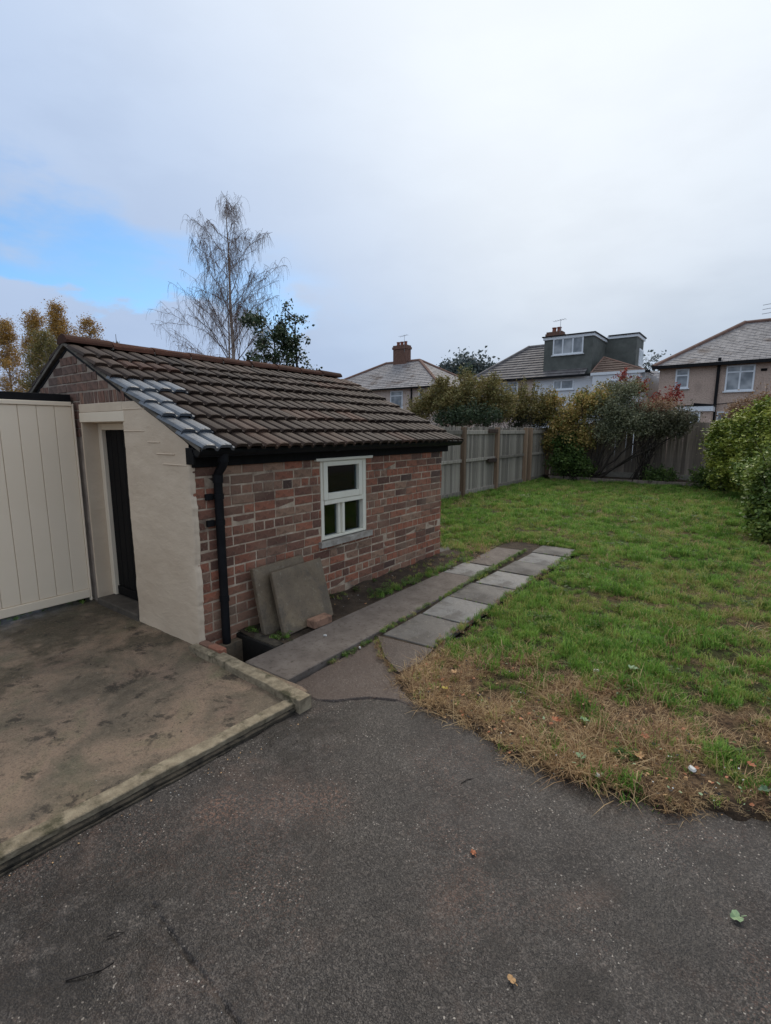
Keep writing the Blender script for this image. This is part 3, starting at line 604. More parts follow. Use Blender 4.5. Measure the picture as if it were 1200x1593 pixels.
def scatter_weeds():
    P, K, S = [], [], []
    def line(pts, n, spread, kinds, smin, smax, z):
        pts = np.array(pts, float)
        for i in range(n):
            t = RNG.uniform(0, len(pts) - 1); j = int(t); p = pts[j] + (pts[j + 1] - pts[j]) * (t - j) if j < len(pts) - 1 else pts[-1]
            P.append((p[0] + RNG.normal(0, spread), p[1] + RNG.normal(0, spread), z)); K.append(int(RNG.choice(kinds))); S.append(RNG.uniform(smin, smax))
    line([(-2.43, 2.55), (-2.43, 3.15)], 42, .010, [0, 2, 3], .3, .55, -.035)
    line([(-2.43, 3.2), (-2.46, 4.4), (-2.5, 5.1)], 100, .012, [0, 1, 2], .35, .6, .0)
    line([(-1.93, 3.2), (-1.94, 5.0), (-1.93, 7.3)], 150, .022, [0, 1, 3, 0], .5, .95, -.01)
    line([(-2.45, 7.36), (-1.95, 7.36)], 40, .02, [0, 1], .6, 1.0, -.01)
    for yy in (3.815, 4.415, 5.015, 5.61, 6.195, 6.79): line([(-2.42, yy), (-1.96, yy)], 9, .006, [0, 2, 3], .2, .4, -.015)
    line([(-2.49, 5.1), (-2.50, 5.7), (-2.52, 6.8)], 130, .022, [0, 1, 2], .5, .85, .0)
    line([(-2.36, 3.1), (-2.18, 2.9), (-1.95, 2.72)], 50, .018, [3, 1, 3], .4, .7, -.02)
    line([(-3.33, 3.3), (-3.3, 5.8)], 46, .05, [2, 3, 1], .5, .9, .0)
    line([(-3.05, 3.9), (-3.0, 5.9)], 120, .05, [0, 1, 2, 0], .6, 1.1, -.005)
    line([(-3.10, 2.58), (-2.98, 2.70)], 14, .03, [2, 2, 0], .45, .75, -.01)
    line([(-3.37, 2.56), (-3.28, 2.57)], 9, .015, [2, 0], .6, .9, 0)
    line([(-3.0, 5.9), (-3.2, 6.3), (-3.8, 6.55)], 90, .12, [0, 1, 3], .7, 1.2, -.02)
    line([(-5.36, .8), (-5.36, 2.05)], 40, .05, [2, 0], .5, .9, 0)
    line([(-6.05, 11), (-6.05, 17.8)], 120, .05, [0, 1], 1.2, 2.0, 0)
    line([(-5.5, 17.5), (1.0, 17.5)], 160, .07, [0, 1], 1.2, 2.4, 0)
    scatter('weeds', 'small weeds and grass growing in the path joints and along the wall foot', 'weeds', [tuft('w', M_G1, 20, .04, .05, .004, .9, 21), tuft('w', M_G2, 18, .04, .045, .004, 1.0, 22), weedtuft('w', M_G4, 26, .05, .028, 23), tuft('w', M_G3, 18, .05, .06, .003, 1.4, 24)], P, K, S)
scatter_weeds()

def scatter_litter():
    def bit(mat, sz, sd):
        rng = random.Random(sd); V = [(0, 0, .004)] + [(sz * math.cos(a * 1.047) * rng.uniform(.5, 1.1), sz * math.sin(a * 1.047) * rng.uniform(.4, .9), rng.uniform(.001, .5 * sz)) for a in range(6)]
        me = bpy.data.meshes.new('bit'); me.from_pydata(V, [], [(0, k + 1, (k + 1) % 6 + 1) for k in range(6)]); me.materials.append(mat); return bpy.data.objects.new('bit', me)
    so = [bit(M_TANLEAF, .014, 1), bit(M_ORLEAF, .013, 2), bit(M_PAPER, .007, 3), bit(M_STICK, .014, 4), bit(M_GRLEAF, .012, 5), bit(M_STICK, .009, 6)]
    n = 900; X = RNG.uniform(-2.0, 1.3, n); Y = np.interp(X, EX, EY) + np.abs(RNG.normal(0, .55, n)) - .05; P = [np.stack([X, Y, lawn_z(X, Y) + .012 + RNG.uniform(0, .02, n)], -1)]; K = [RNG.choice([0, 0, 1, 2, 3, 3, 5, 5, 4], n)]; S = [RNG.uniform(.4, 1.1, n)]
    n = 260; t = RNG.uniform(0, 1, n); X = -2.255 + .20 * t + RNG.normal(.02, .03, n).clip(-.0, .2); Y = .2 + 1.8 * t; P.append(np.stack([X, Y, tarmac_z(X, Y) + .004], -1)); K.append(RNG.choice([2, 3, 3, 5, 5, 5, 0], n)); S.append(RNG.uniform(.2, .5, n))
    n = 130; X = RNG.uniform(-2.2, 1.3, n); Y = RNG.uniform(.2, 2.3, n); P.append(np.stack([X, Y, tarmac_z(X, Y) + .003], -1)); K.append(RNG.choice([2, 2, 3, 5, 5], n)); S.append(RNG.uniform(.2, .5, n))
    n = 90; X = RNG.uniform(-5.2, -2.4, n); Y = RNG.uniform(.4, 2.05, n); P.append(np.stack([X, Y, pad_z(X, Y) + .003], -1)); K.append(RNG.choice([2, 3, 5, 5], n)); S.append(RNG.uniform(.25, .6, n))
    n = 160; X = RNG.uniform(-3.38, -2.95, n); Y = RNG.uniform(2.6, 6.0, n); P.append(np.stack([X, Y, bed_z(X, Y) + .006], -1)); K.append(RNG.choice([0, 1, 3, 5, 2], n)); S.append(RNG.uniform(.4, 1.0, n))
    scatter('leaf_litter', 'small bits of dead leaf, bark and grit scattered over dead grass and tarmac', 'leaf litter', so, np.concatenate(P), np.concatenate(K), np.concatenate(S), .5)
scatter_litter()

# ------------------------------------------------------------------ the brick shed
XW, YG, YE, XR, ZR = -3.41, 2.13, 5.88, -5.38, 2.56      # long wall, gable, far end, ridge
XB = 2 * XR - XW                                          # far long wall
SLOPE = (2.545 - 1.575) / (5.38 - 3.22)
def roof_z(X): return 2.545 - SLOPE * abs(X - XR)
shed = thing('brick_shed', (-5.3, 4.0, 0), 'small brick shed with brown pantile roof, cream painted gable and white window', 'shed')
WY0, WY1, WZ0, WZ1 = 3.525, 4.235, .59, 1.41              # window opening
wm = MB(); x0, x1 = XW - .22, XW - .0055
wm.box((x0, YG + .01, -.3), (x1, WY0, 1.5)); wm.box((x0, WY1, -.3), (x1, YE - .009, 1.5)); wm.box((x0, WY0, -.3), (x1, WY1, WZ0)); wm.box((x0, WY0, WZ1), (x1, WY1, 1.5))
wall = wm.build('wall', M_MORTAR, shed)
bw = MB(); bw.box((XB, YE - .22, -.3), (XW - .23, YE - .01, 1.55)); bw.box((XB, YG + .2, -.3), (XB + .2, YE - .23, 1.5)); bw.build('rear_wall', M_DKBRICK, shed)
mb = MB().prism([(XB, YE - .2, 1.56), (XW - .02, YE - .2, 1.50), (XR, YE - .2, 2.46)], (0, .18, 0)); mb.build('rear_gable', M_DKBRICK, shed)
def brick_mesh(L, Hh, D, seed):
    rng = random.Random(seed); mb = MB(); j = lambda: rng.uniform(-.003, .003); c = .004
    f = [(0, -L / 2 + c + j(), -Hh / 2 + c + j()), (0, L / 2 - c + j(), -Hh / 2 + c + j()), (0, L / 2 - c + j(), Hh / 2 - c + j()), (0, -L / 2 + c + j(), Hh / 2 - c + j())]
    f = [(rng.uniform(-.002, .001), y, z) for _, y, z in f]
    m = [(-c, -L / 2, -Hh / 2), (-c, L / 2, -Hh / 2), (-c, L / 2, Hh / 2), (-c, -L / 2, Hh / 2)]; b = [(-D, y, z) for _, y, z in m]
    fs = [(0, 1, 2, 3)] + [(i, i + 4, (i + 1) % 4 + 4, (i + 1) % 4) for i in range(4)] + [(i + 4, i + 8, (i + 1) % 4 + 8, (i + 1) % 4 + 4) for i in range(4)]
    return mb.add(f + m + b, fs)
CH, ML = .0845, .0125
stretch = [meshof(brick_mesh(.232 - ML, CH - ML, .05, s), 'brick', M_BRICK) for s in range(6)]
header = [meshof(brick_mesh(.113 - ML, CH - ML, .05, s + 50), 'brick', M_BRICK) for s in range(6)]
bricks = []
for c in range(-1, 18):
    z = (c + .5) * CH - .005
    if z > 1.475: break
    hdr = (c % 4 == 2); y = YG; first = True
    while y < YE - .02:
        if hdr: L = .113
        elif c % 2 == 0: L = .232
        else: L = .113 if first else .232
        if random.random() < .07 and L > .2: L = .113
        first = False; y1 = min(y + L, YE)
        segs = [(y, y1)]
        if WZ0 - CH * .4 < z < WZ1 + CH * .3:
            segs = [(a, b) for a, b in ((y, min(y1, WY0 - .004)), (max(y, WY1 + .004), y1)) if b - a > .035]
        for a, b in segs: bricks.append((a, b, z))
        y = y1
def px_area(y, z): return 1 / ((y) ** 2 + (XW) ** 2)
bricks.sort(key=lambda b: -(b[1] - b[0]) / (b[0] ** 2 + 11))
rest = MB()
for i, (a, b, z) in enumerate(bricks):
    L = b - a; me = random.choice(stretch if L > .17 else header); nom = .232 if L > .17 else .113
    loc = Vector((XW + random.uniform(-.005, .003), (a + b) / 2, z + random.uniform(-.002, .002)))
    if i < 300: inst('brick', me, wall, loc, (random.uniform(-.012, .012), 0, random.uniform(-.012, .012)), (1, (L - ML) / (nom - ML), random.uniform(.95, 1.03)))
    else: rest.box((loc.x - .04, a + ML / 2, z - CH / 2 + ML / 2), (loc.x, b - ML / 2, z + CH / 2 - ML / 2))
if rest.v: rest.build('brick_remainder', M_BRICK, wall)['kind'] = 'stuff'

# gable wall with the door opening
OX0, OX1, OZ = -5.175, -4.365, 1.785
gm = MB(); gy0, gy1 = YG + .006, YG + .225
def gtop(x): return roof_z(x) - .055
gm.prism([(OX1, gy0, -.3), (XW - .22, gy0, -.3), (XW - .22, gy0, gtop(XW - .22)), (OX1, gy0, gtop(OX1))], (0, gy1 - gy0, 0))
gm.prism([(XW - .22, gy0, -.3), (XW - .012, gy0, -.3), (XW - .012, gy0, gtop(XW)), (XW - .22, gy0, gtop(XW - .22))], (0, .2, 0)) if False else None
gm.prism([(OX0, gy0, OZ), (OX1, gy0, OZ), (OX1, gy0, gtop(OX1)), (OX0, gy0, gtop(OX0))], (0, gy1 - gy0, 0))
gm.prism([(XB + .02, gy0, -.3), (OX0, gy0, -.3), (OX0, gy0, gtop(OX0)), (XR, gy0, gtop(XR)), (XB + .02, gy0, gtop(XB + .02))], (0, gy1 - gy0, 0))
gm.prism([(XW - .22, gy0, 1.5), (XW - .01, gy0, 1.5), (XW - .22, gy0, gtop(XW - .22))], (0, .2, 0))
gw = gm.build('gable_wall', M_DKMORTAR, shed)
gb = [meshof(brick_mesh(.222 - ML, CH - ML, .05, s + 90), 'brick', M_DKBRICK) for s in range(5)]
gh = [meshof(brick_mesh(.107 - ML, CH - ML, .05, s + 130), 'brick', M_DKBRICK) for s in range(5)]
def gbrick(xa, xb, za, zb):
    L, hh = xb - xa, zb - za; me = random.choice(gb if L > .16 else gh); nom = .222 if L > .16 else .107
    inst('brick', me, gw, ((xa + xb) / 2, YG + random.uniform(-.003, .003), (za + zb) / 2), (random.uniform(-.015, .015), random.uniform(-.02, .02), -math.pi / 2), (1, (L - ML) / (nom - ML), (hh - ML) / (CH - ML)))
z = 1.945; x = OX0 - .02
while x < -4.28:                                           # soldier course over the door
    gbrick(x, x + .068, z, z + .115); x += .072
z = 2.065; r = 0
while z < 2.45:
    xl = XR - (gtop(XR) - z - CH) / SLOPE + .01; xr = XR + (gtop(XR) - z - CH) / SLOPE - .0
    x = xl - (.06 if r % 2 else 0)
    while x < xr:
        L = random.choice((.222, .222, .107)); a, b = max(x, xl), min(x + L, xr)
        if b - a > .05: gbrick(a, b, z, z + CH)
        x += L
    z += CH; r += 1
for r in range(5):                                         # left of the opening, seen above the gate
    z = 1.64 + r * CH; x = -6.6 + (r % 2) * .11
    while x < OX0 - .03 and z < 2.06:
        b = min(x + .222, OX0 - .03)
        if b - x > .05 and z + CH < gtop(x) and z + CH < gtop(b): gbrick(x, b, z, z + CH)
        x += .222
# cream render coat on the gable with a ragged edge at the corner
def render_coat():
    def prof(z): return (fbm(np.array(z * 9.), np.array(3.3), 131) - .5) * .05 + (fbm(np.array(z * 33.), np.array(1.3), 137) - .5) * .022
    zs = np.concatenate([np.linspace(-.06, 1.57, 74)]); V = []; Fc = []; yf, yb = YG - .016, YG + .011
    mb = MB(); nx = 30
    for z in zs:
        xe = XW + .008 + float(prof(z)); 
        for k in range(nx + 1):
            t = k / nx; x = OX1 + (xe - OX1) * t; e = .004 if k == nx else 0
            yy = yf + e + (float(fbm(np.array(x * 5), np.array(z * 6), 141)) - .5) * .010 + (float(fbm(np.array(x * 14 + z * 9), np.array(z * 20), 143)) - .5) * .007
            V.append((x, yy, z))
        V.append((xe, yb + .015, z))
    m = nx + 2
    for i in range(len(zs) - 1):
        for k in range(m - 1): q = i * m + k; Fc.append((q, q + 1, q + 1 + m, q + m))
    mb.v = V; mb.f = Fc; mb.build('painted_render', M_RENDER, shed, None, 0, True)
    # upper part, bounded by the verge and by a line just above the lintel
    ztop = 1.945; xa = XR + (gtop(XR) - ztop) / SLOPE
    mb = MB(); V = []; Fc = []; n = 26
    zs = np.linspace(1.57, ztop, 14)
    for z in zs:
        xr = min(XW + .008, XR + (gtop(XR) - z) / SLOPE + .01); xl = OX1 if z < OZ + .001 else OX0 - .02
        for k in range(n + 1):
            x = OX1 + (xr - OX1) * k / n; V.append((x, yf + (float(fbm(np.array(x * 5), np.array(z * 6), 141)) - .5) * .010, z))
    for i in range(len(zs) - 1):
        for k in range(n): q = i * (n + 1) + k; Fc.append((q, q + 1, q + n + 2, q + n + 1))
    mb.v = V; mb.f = Fc; mb.build('painted_render', M_RENDER, shed, None, 0, True)
    for (z, a, b) in [(1.70, -4.36, -4.02), (1.61, -3.98, -3.80), (1.52, -3.86, -3.60), (1.44, -3.78, -3.44), (1.88, -4.36, -3.98)]:   # a few courses telegraph through
        box('render_ridge', (a, yf - .006, z - .004), (b, yf + .004, z + .005), M_RENDER, shed, .003, ((a + b) / 2, yf, z))
render_coat()
box('lintel_band', (OX0 - .02, YG - .018, 1.87), (OX1 - .002, YG + .02, 1.947), M_RENDER, shed, .004)
box('lintel', (OX0 - .02, YG - .022, OZ - .005), (OX1 + .03, YG + .1, 1.868), M_CREAM, shed, .004)
# painted reveal, frame, door and step
rv = MB(); rv.box((OX0 - .02, YG - .012, -.02), (OX0 + .004, YG + .15, OZ - .006)); rv.box((OX1 - .004, YG + .0, -.02), (OX1 + .012, YG + .15, OZ - .006)); rv.box((OX0 + .004, YG + .07, OZ - .012), (OX1 - .004, YG + .15, OZ + .004))
rv.build('door_reveal', M_RENDER, shed)
fr = MB(); fr.box((OX0 + .005, YG + .125, .05), (OX0 + .075, YG + .21, OZ - .013)); fr.box((OX1 - .075, YG + .125, .05), (OX1 - .005, YG + .21, OZ - .013)); fr.box((OX0 + .076, YG + .126, OZ - .075), (OX1 - .076, YG + .21, OZ - .014))
fr.build('door_frame', M_CREAM, shed, None, .004)
dx0, dx1 = OX0 + .078, OX1 - .078
door = box('door', (dx0, YG + .172, .055), (dx1, YG + .2, OZ - .077), M_BLACKW, shed)
for i in range(6):
    w = (dx1 - dx0) / 6; box('plank', (dx0 + w * i + .003, YG + .160, .15), (dx0 + w * (i + 1) - .003, YG + .173, OZ - .080), M_BLACKW, door, .003)
box('kick_board', (dx0 + .002, YG + .146, .058), (dx1 - .002, YG + .1715, .145), M_BLACKW, door, .004)
box('doorstep', (OX0 + .006, YG - .03, -.1), (OX1 - .006, YG + .215, .046), M_STONE, shed, .008)

# window ------------------------------------------------------------
win = MB(); xf = XW + .004
def wbox(nm, y0, y1, z0, z1, xa, xb, par, mat=M_WHITE, bev=.004): return box(nm, (xa, y0, z0), (xb, y1, z1), mat, par, bev)
f = MB(); xa, xb = XW - .09, XW - .004
f.box((xa, WY0, WZ0 + .02), (xb, WY0 + .045, WZ1)); f.box((xa, WY1 - .05, WZ0 + .02), (xb, WY1, WZ1)); f.box((xa, WY0 + .046, WZ1 - .03), (xb, WY1 - .051, WZ1)); f.box((xa, WY0 + .046, WZ0 + .02), (xb, WY1 - .051, WZ0 + .045))
window = f.build('window', M_WHITE, shed, None, .004)
f = MB(); xa, xb = XW - .06, XW + .012; a, b, c, d = WY0 + .03, WY1 - .075, 1.015, WZ1 - .012      # top hung casement standing proud
f.box((xa, a, c), (xb, a + .06, d)); f.box((xa, b - .06, c), (xb, b, d)); f.box((xa, a + .061, c), (xb, b - .061, c + .065)); f.box((xa, a + .061, d - .045), (xb, b - .061, d))
f.build('casement', M_WHITE, window, None, .004)
wbox('pane', a + .055, b - .055, c + .06, d - .04, XW - .03, XW - .026, window, M_GLASS, 0)
wbox('transom', WY0 + .047, WY1 - .052, .965, 1.012, XW - .085, XW + .004, window)
ym = (WY0 + WY1) / 2 + .0
wbox('mullion', ym - .035, ym + .002, WZ0 + .047, .963, XW - .085, XW - .006, window); wbox('mullion', ym - .075, ym - .037, WZ0 + .047, .962, XW - .085, XW - .03, window)
wbox('pane', WY0 + .04, ym - .07, WZ0 + .04, .97, XW - .062, XW - .058, window, M_GLASS, 0); wbox('pane', ym - .004, WY1 - .045, WZ0 + .04, .97, XW - .062, XW - .058, window, M_GLASS, 0)
wbox('head_board', WY0 - .09, WY1 + .08, WZ1 - .002, WZ1 + .026, XW - .01, XW + .035, window)
rough = rough_bar('window_sill', (XW + .045, WY0 - .05), (XW + .045, WY1 + .06), .16, 0, WZ0 - .045, WZ0 + .012, M_SILL, 151, 30, .006, window)
# shelf and dark floor inside
box('shelf', (XW - .75, 3.2, .72), (XW - .35, 4.6, .75), M_POST, shed); box('inner_floor', (XB + .21, YG + .24, -.02), (XW - .23, YE - .24, .0), M_STONE, shed)

# roof -------------------------------------------------------------
roof = MB(); th = .02
ya, yb = YG - .03, YE + .10
for sgn in (1, -1):
    e = XR + sgn * 2.12; dz = .03
    roof.add([(XR, ya + .03, 2.545 - .055), (e, ya + .03, 2.545 - 2.12 * SLOPE - .055), (e, yb - .03, 2.545 - 2.12 * SLOPE - .055), (XR, yb - .03, 2.545 - .055), (XR, ya + .03, 2.545 - .085), (e, ya + .03, 2.545 - 2.12 * SLOPE - .085), (e, yb - .03, 2.545 - 2.12 * SLOPE - .085), (XR, yb - .03, 2.545 - .085)], [(0, 1, 2, 3), (4, 7, 6, 5), (0, 4, 5, 1), (1, 5, 6, 2), (2, 6, 7, 3), (3, 7, 4, 0)])
roofo = roof.build('roof', M_BLACKW, shed)
TW, NT_, GA = .2835, 14, .283
ang = math.atan(SLOPE)
def tile_mesh(seed):
    """double-roll tile: local y across, local x down the slope, z up"""
    rng = random.Random(seed); n = 21; Lt = .325; up, lo, und = [], [], []
    def prof(u):                       # one period 0..1: wide raised roll then a narrow valley
        u = u % 1.0
        if u < .10: return .5 - .5 * math.cos(math.pi * u / .10)
        if u < .74: return .95 + .22 * math.sin(math.pi * (u - .10) / .64)
        if u < .86: return .5 + .5 * math.cos(math.pi * (u - .74) / .12)
        return 0.0
    us = []
    for k in range(2): us += [k + q for q in (0, .05, .10, .26, .42, .58, .74, .80, .86)]
    us += [1.999]; V = []; w = .5 * TW
    jx = rng.uniform(-.005, .005)
    for (x, zo) in ((-.03, -.018), (Lt + jx - .010, .014), (Lt + jx, .010), (Lt + jx - .006, -.016)):
        for u in us: V.append((x, u * w, zo + .023 * prof(u) + (rng.uniform(-.0015, .0015))))
    m = len(us); Fc = []
    for i in range(3):
        for k in range(m - 1): q = i * m + k; Fc.append((q, q + m, q + m + 1, q + 1))
    mb = MB(); mb.v = V; mb.f = Fc; return mb
tiles = [meshof(tile_mesh(s), 'roof_tile', M_TILE) for s in range(4)]; newt = [meshof(tile_mesh(9), 'roof_tile', M_NEWTILE)]
for me in tiles + newt:
    pass
NEW = {(0, 0), (1, 0), (2, 0), (3, 0), (4, 0), (4, 1)}
EAVE = -3.225
for row in range(8):
    for c in range(NT_):
        s = (row + 1) * GA if row < 7 else 8 * GA - .06                # slope distance of the tile's head from the eave
        X = EAVE - s * math.cos(ang); Z = roof_z(EAVE) + s * math.sin(ang) + .0
        nw = (row, c) in NEW; me = newt[0] if nw else random.choice(tiles)
        o = inst('roof_tile', me, roofo, (X + random.uniform(-.006, .006), YG - .045 + c * TW + random.uniform(-.003, .003), Z + random.uniform(-.002, .004)), (random.uniform(-.016, .016), ang - .02 + random.uniform(-.008, .008), random.uniform(-.014, .014)))
# back slope, seen only edge on
bk = MB()
for row in range(8):
    s0, s1 = row * GA, (row + 1) * GA + .03; e2 = 2 * XR - EAVE
    p = lambda s, lift: (e2 + s * math.cos(ang), roof_z(EAVE) + s * math.sin(ang) + lift)
    (xa_, za_), (xb_, zb_) = p(s0, .03), p(s1, .005)
    bk.add([(xa_, ya, za_), (xb_, ya, zb_), (xb_, yb, zb_), (xa_, yb, za_), (xa_, ya, za_ - .03), (xb_, ya, zb_ - .02), (xb_, yb, zb_ - .02), (xa_, yb, za_ - .03)], [(0, 3, 2, 1), (4, 5, 6, 7), (0, 4, 7, 3), (0, 1, 5, 4), (2, 3, 7, 6), (1, 2, 6, 5)])
bk.build('rear_slope', M_TILE, roofo)
# ridge tiles
for i in range(9):
    y0 = ya - .005 + i * (yb - ya + .01) / 9; y1 = y0 + (yb - ya + .01) / 9 - .006; mb = MB(); n = 10; V = []; dz = random.uniform(-.006, .006)
    for (yy, rr) in ((y0, .102), (y0 + .04, .100), (y1, .094)):
        for k in range(n + 1):
            t = math.pi * (k / n) ; V.append((XR + rr * 1.1 * math.cos(t), yy, 2.515 + dz + rr * .82 * math.sin(t)))
    Fc = []
    for a_ in range(2):
        for k in range(n): q = a_ * (n + 1) + k; Fc.append((q, q + 1, q + n + 2, q + n + 1))
    Fc.append(tuple(range(n + 1))); Fc.append(tuple(range(3 * (n + 1) - 1, 2 * (n + 1) - 1, -1)))
    V = [(x + random.uniform(-.004, .004), y_, z_ + random.uniform(-.005, .005)) for x, y_, z_ in V]
    mb.v = V; mb.f = Fc; mb.build('ridge_tile', M_RIDGE, roofo, None, 0, False)
    if i: box('ridge_bedding', (XR - .105, y0 - .014, 2.50), (XR + .105, y0 + .004, 2.512 + .02), M_CEMENT, roofo, .004)
# cement bedding below the verge, on both slopes
for sg in (1, -1):
    V = []; mb = MB()
    e = XR + sg * 2.14; za_, zb_ = 2.545 - .006, 2.545 - 2.14 * SLOPE - .006
    mb.prism([(XR, YG - .028, za_), (e, YG - .028, zb_), (e, YG - .028, zb_ - .035), (XR, YG - .028, za_ - .035)], (0, .05, 0)); mb.build('verge', M_CEMENT, roofo, None, .004)
# fascia, gutter and downpipe
box('fascia', (XW + .004, YG + .0, 1.425), (XW + .03, YE + .11, 1.565), M_BLACKW, shed, .003)
box('soffit', (XW + .03, YG + .002, 1.50), (XW + .075, YE + .10, 1.512), M_BLACKW, shed)
box('fascia_end', (XW - .03, YG - .022, 1.45), (XW + .075, YG - .003, 1.575), M_BLACKW, shed, .003)
gt = MB(); n = 10; gx, gz_, gr = XW + .125, 1.565, .055; y0, y1 = YG - .03, YE + .24; ring = [(gx + gr * math.cos(math.pi + math.pi * k / n), gz_ + gr * 1.05 * math.sin(math.pi + math.pi * k / n)) for k in range(n + 1)]
inner = [(gx + (gr - .004) * math.cos(math.pi + math.pi * k / n), gz_ + (gr - .004) * 1.05 * math.sin(math.pi + math.pi * k / n)) for k in range(n + 1)][::-1]
full = ring + inner; m = len(full); V = [(x, y0, z) for x, z in full] + [(x, y1, z) for x, z in full]
gt.add(V, [(k, (k + 1) % m, (k + 1) % m + m, k + m) for k in range(m)]); gt.add([(x, y1 - .004, z) for x, z in ring], [tuple(range(n + 1))]); gt.add([(x, y0 + .004, z) for x, z in ring], [tuple(range(n + 1))])
gut = gt.build('gutter', M_BLACK, shed)
gz2 = MB()
for yy in (2.62, 3.6, 4.55, 5.5):
    bx = [(gx + (gr + .006) * math.cos(math.pi + math.pi * k / n), gz_ + .004 + (gr + .006) * 1.05 * math.sin(math.pi + math.pi * k / n)) for k in range(n + 1)]
    V = [(x, yy, z) for x, z in bx] + [(x, yy + .05, z) for x, z in bx]; mb = MB().add(V, [(k, k + 1, k + 2 + n, k + 1 + n) for k in range(n)]); mb.build('gutter_clip', M_BLACK, gut)
py = 2.325
dp = MB().tube([(gx, py, 1.515), (gx, py, 1.455), (gx - .012, py, 1.43), (XW + .055, py, 1.375), (XW + .045, py, 1.35), (XW + .045, py, 1.2), (XW + .045, py, .02), (XW + .045, py, -.16)], .034, 14)
pipe = dp.build('downpipe', M_BLACK, shed, None, 0, True)
MB().tube([(gx, py, 1.53), (gx, py, 1.465)], .043, 14).build('outlet', M_BLACK, pipe); MB().tube([(XW + .045, py, 1.365), (XW + .045, py, 1.30)], .041, 14).build('collar', M_BLACK, pipe)
for zz_ in (1.19, .98, .35):
    MB().tube([(XW + .045, py, zz_ - .02), (XW + .045, py, zz_ + .02)], .040, 14).build('bracket', M_BLACK, pipe)
    if zz_ > .5: box('bracket_lug', (XW + .002, py - .10, zz_ - .025), (XW + .03, py - .036, zz_ + .025), M_BLACK, pipe, .004)

# ------------------------------------------------------------------ gate
gate = thing('side_gate', (-5.27, 1.0, 0), 'cream painted boarded gate hung beside the shed door opening', 'gate')
GX = -5.285; gy0_, gy1_ = -1.2, 2.095
y = gy1_ - .012; i = 0
while y > gy0_:
    w = .146; box('board', (GX - .02, y - w + .0035, .125), (GX, y, 1.93), M_GATE, gate, .0035, (GX, y - w / 2, 1.0)); y -= w; i += 1
box('backing', (GX - .04, gy0_, .05), (GX - .021, gy1_ - .01, 1.93), M_GATE, gate)
box('bottom_rail', (GX - .02, gy0_, .038), (GX + .012, gy1_ - .013, .122), M_GATE, gate, .004)
box('top_rail', (GX - .03, gy0_, 1.932), (GX + .014, gy1_ - .013, 1.972), M_GATE, gate, .004)
box('gate_stile', (GX - .03, gy1_ - .010, .0), (GX + .010, gy1_ + .006, 1.955), M_GATE, gate, .003)
lt = thing('lean_to_roof', (-5.6, 1.0, 0), 'black edged flat roof showing just above the cream gate', 'roof')
box('roof_edge', (-5.40, -1.2, 1.93), (-5.345, 2.11, 2.045), M_BLACK, lt, .004); box('roof_deck', (-7.6, -1.2, 1.97), (-5.40, 2.11, 2.03), M_BLACKW, lt)
for yy in (-1.1, .45, 2.0): box('post', (-5.41, yy, -.02), (-5.35, yy + .06, 1.929), M_BLACKW, lt)

# ------------------------------------------------------------------ loose things by the wall
def lean_slab(label, y0, y1, xbase, xtop, ztop, th, zb, skew, mat):
    a = math.atan2(xbase - xtop, ztop - zb); d = Vector((xtop - xbase, skew, ztop - zb)); nrm = Vector((math.cos(a), 0, math.sin(a)))
    p0, p1 = Vector((xbase, y0, zb)), Vector((xbase, y1, zb + .01)); c0, c1 = p1 + d, p0 + d
    mb = MB().prism([p0, p1, c0, c1], tuple(nrm * -th)); o = mb.build('paving_slab', mat, None, ((xbase + xtop) / 2, (y0 + y1) / 2, zb), .006)
    return tag(o, label, 'paving slab')
lean_slab('rough grey paving slab leaning flat against the brick wall, half hidden behind another', 2.585, 3.17, -3.185, -3.32, .545, .05, -.03, .0, M_SLAB_W)
lean_slab('stained brownish paving slab leaning against the wall with a brick at its foot', 2.665, 3.27, -3.03, -3.235, .50, .045, -.015, .05, M_SLAB_W)
lb = brick_mesh(.215, .075, .1, 777)
lb = MB().box((-.052, -.108, 0), (.052, .108, .07)); lbo = lb.build('loose_brick', M_BRICK, None, None, .006); lbo.location = (-2.965, 3.01, .001); lbo.rotation_euler = (0, 0, R(-3))
tag(lbo, 'single loose red brick holding the foot of the leaning slab', 'brick')

# ------------------------------------------------------------------ fences
fl = thing('wooden_fence', (-6.1, 12, 0), 'grey timber fence with rails and posts beyond the far end of the shed', 'fence')
FX = -6.13
bm_ = [meshof(MB().box((-.008, -.044, 0), (.008, .044, h)), 'board', M_FENCE, .003) for h in (1.80, 1.82, 1.81)]
y = 6.6
while y < 18.42:
    inst('board', random.choice(bm_), fl, (FX + random.uniform(-.006, .006), y, .0 + random.uniform(-.015, .015)), (random.uniform(-.01, .01), 0, random.uniform(-.05, .05))); y += .101
posts = [7.3, 9.45, 11.55, 13.62, 15.85, 16.28, 18.05]
for p in posts: box('post', (FX + .012, p - .055, -.1), (FX + .125, p + .055, 1.80), M_POST, fl, .006, (FX + .06, p, .8))
for a, b in zip(posts[:-1], posts[1:]):
    if b - a < .6: continue
    for zc, hh in ((1.665, .055), (.93, .04), (.08, .06)):
        box('rail', (FX + .012, a + .058, zc - hh), (FX + .055, b - .058, zc + hh), M_FENCE, fl, .006, (FX, (a + b) / 2, zc))
for zc in (1.70, .87): box('block', (FX + .06, 13.0, zc - .055), (FX + .115, 13.55, zc + .055), M_BLOCK, fl, .006)
fb = thing('wooden_fence', (-1.8, 18.55, 0), 'dark weathered close boarded fence along the back of the garden', 'fence')
bb = [meshof(MB().box((-.058, -.009, 0), (.058, .009, h)), 'board', M_FENCE2, .003) for h in (1.66, 1.68, 1.70)]
x = -6.1
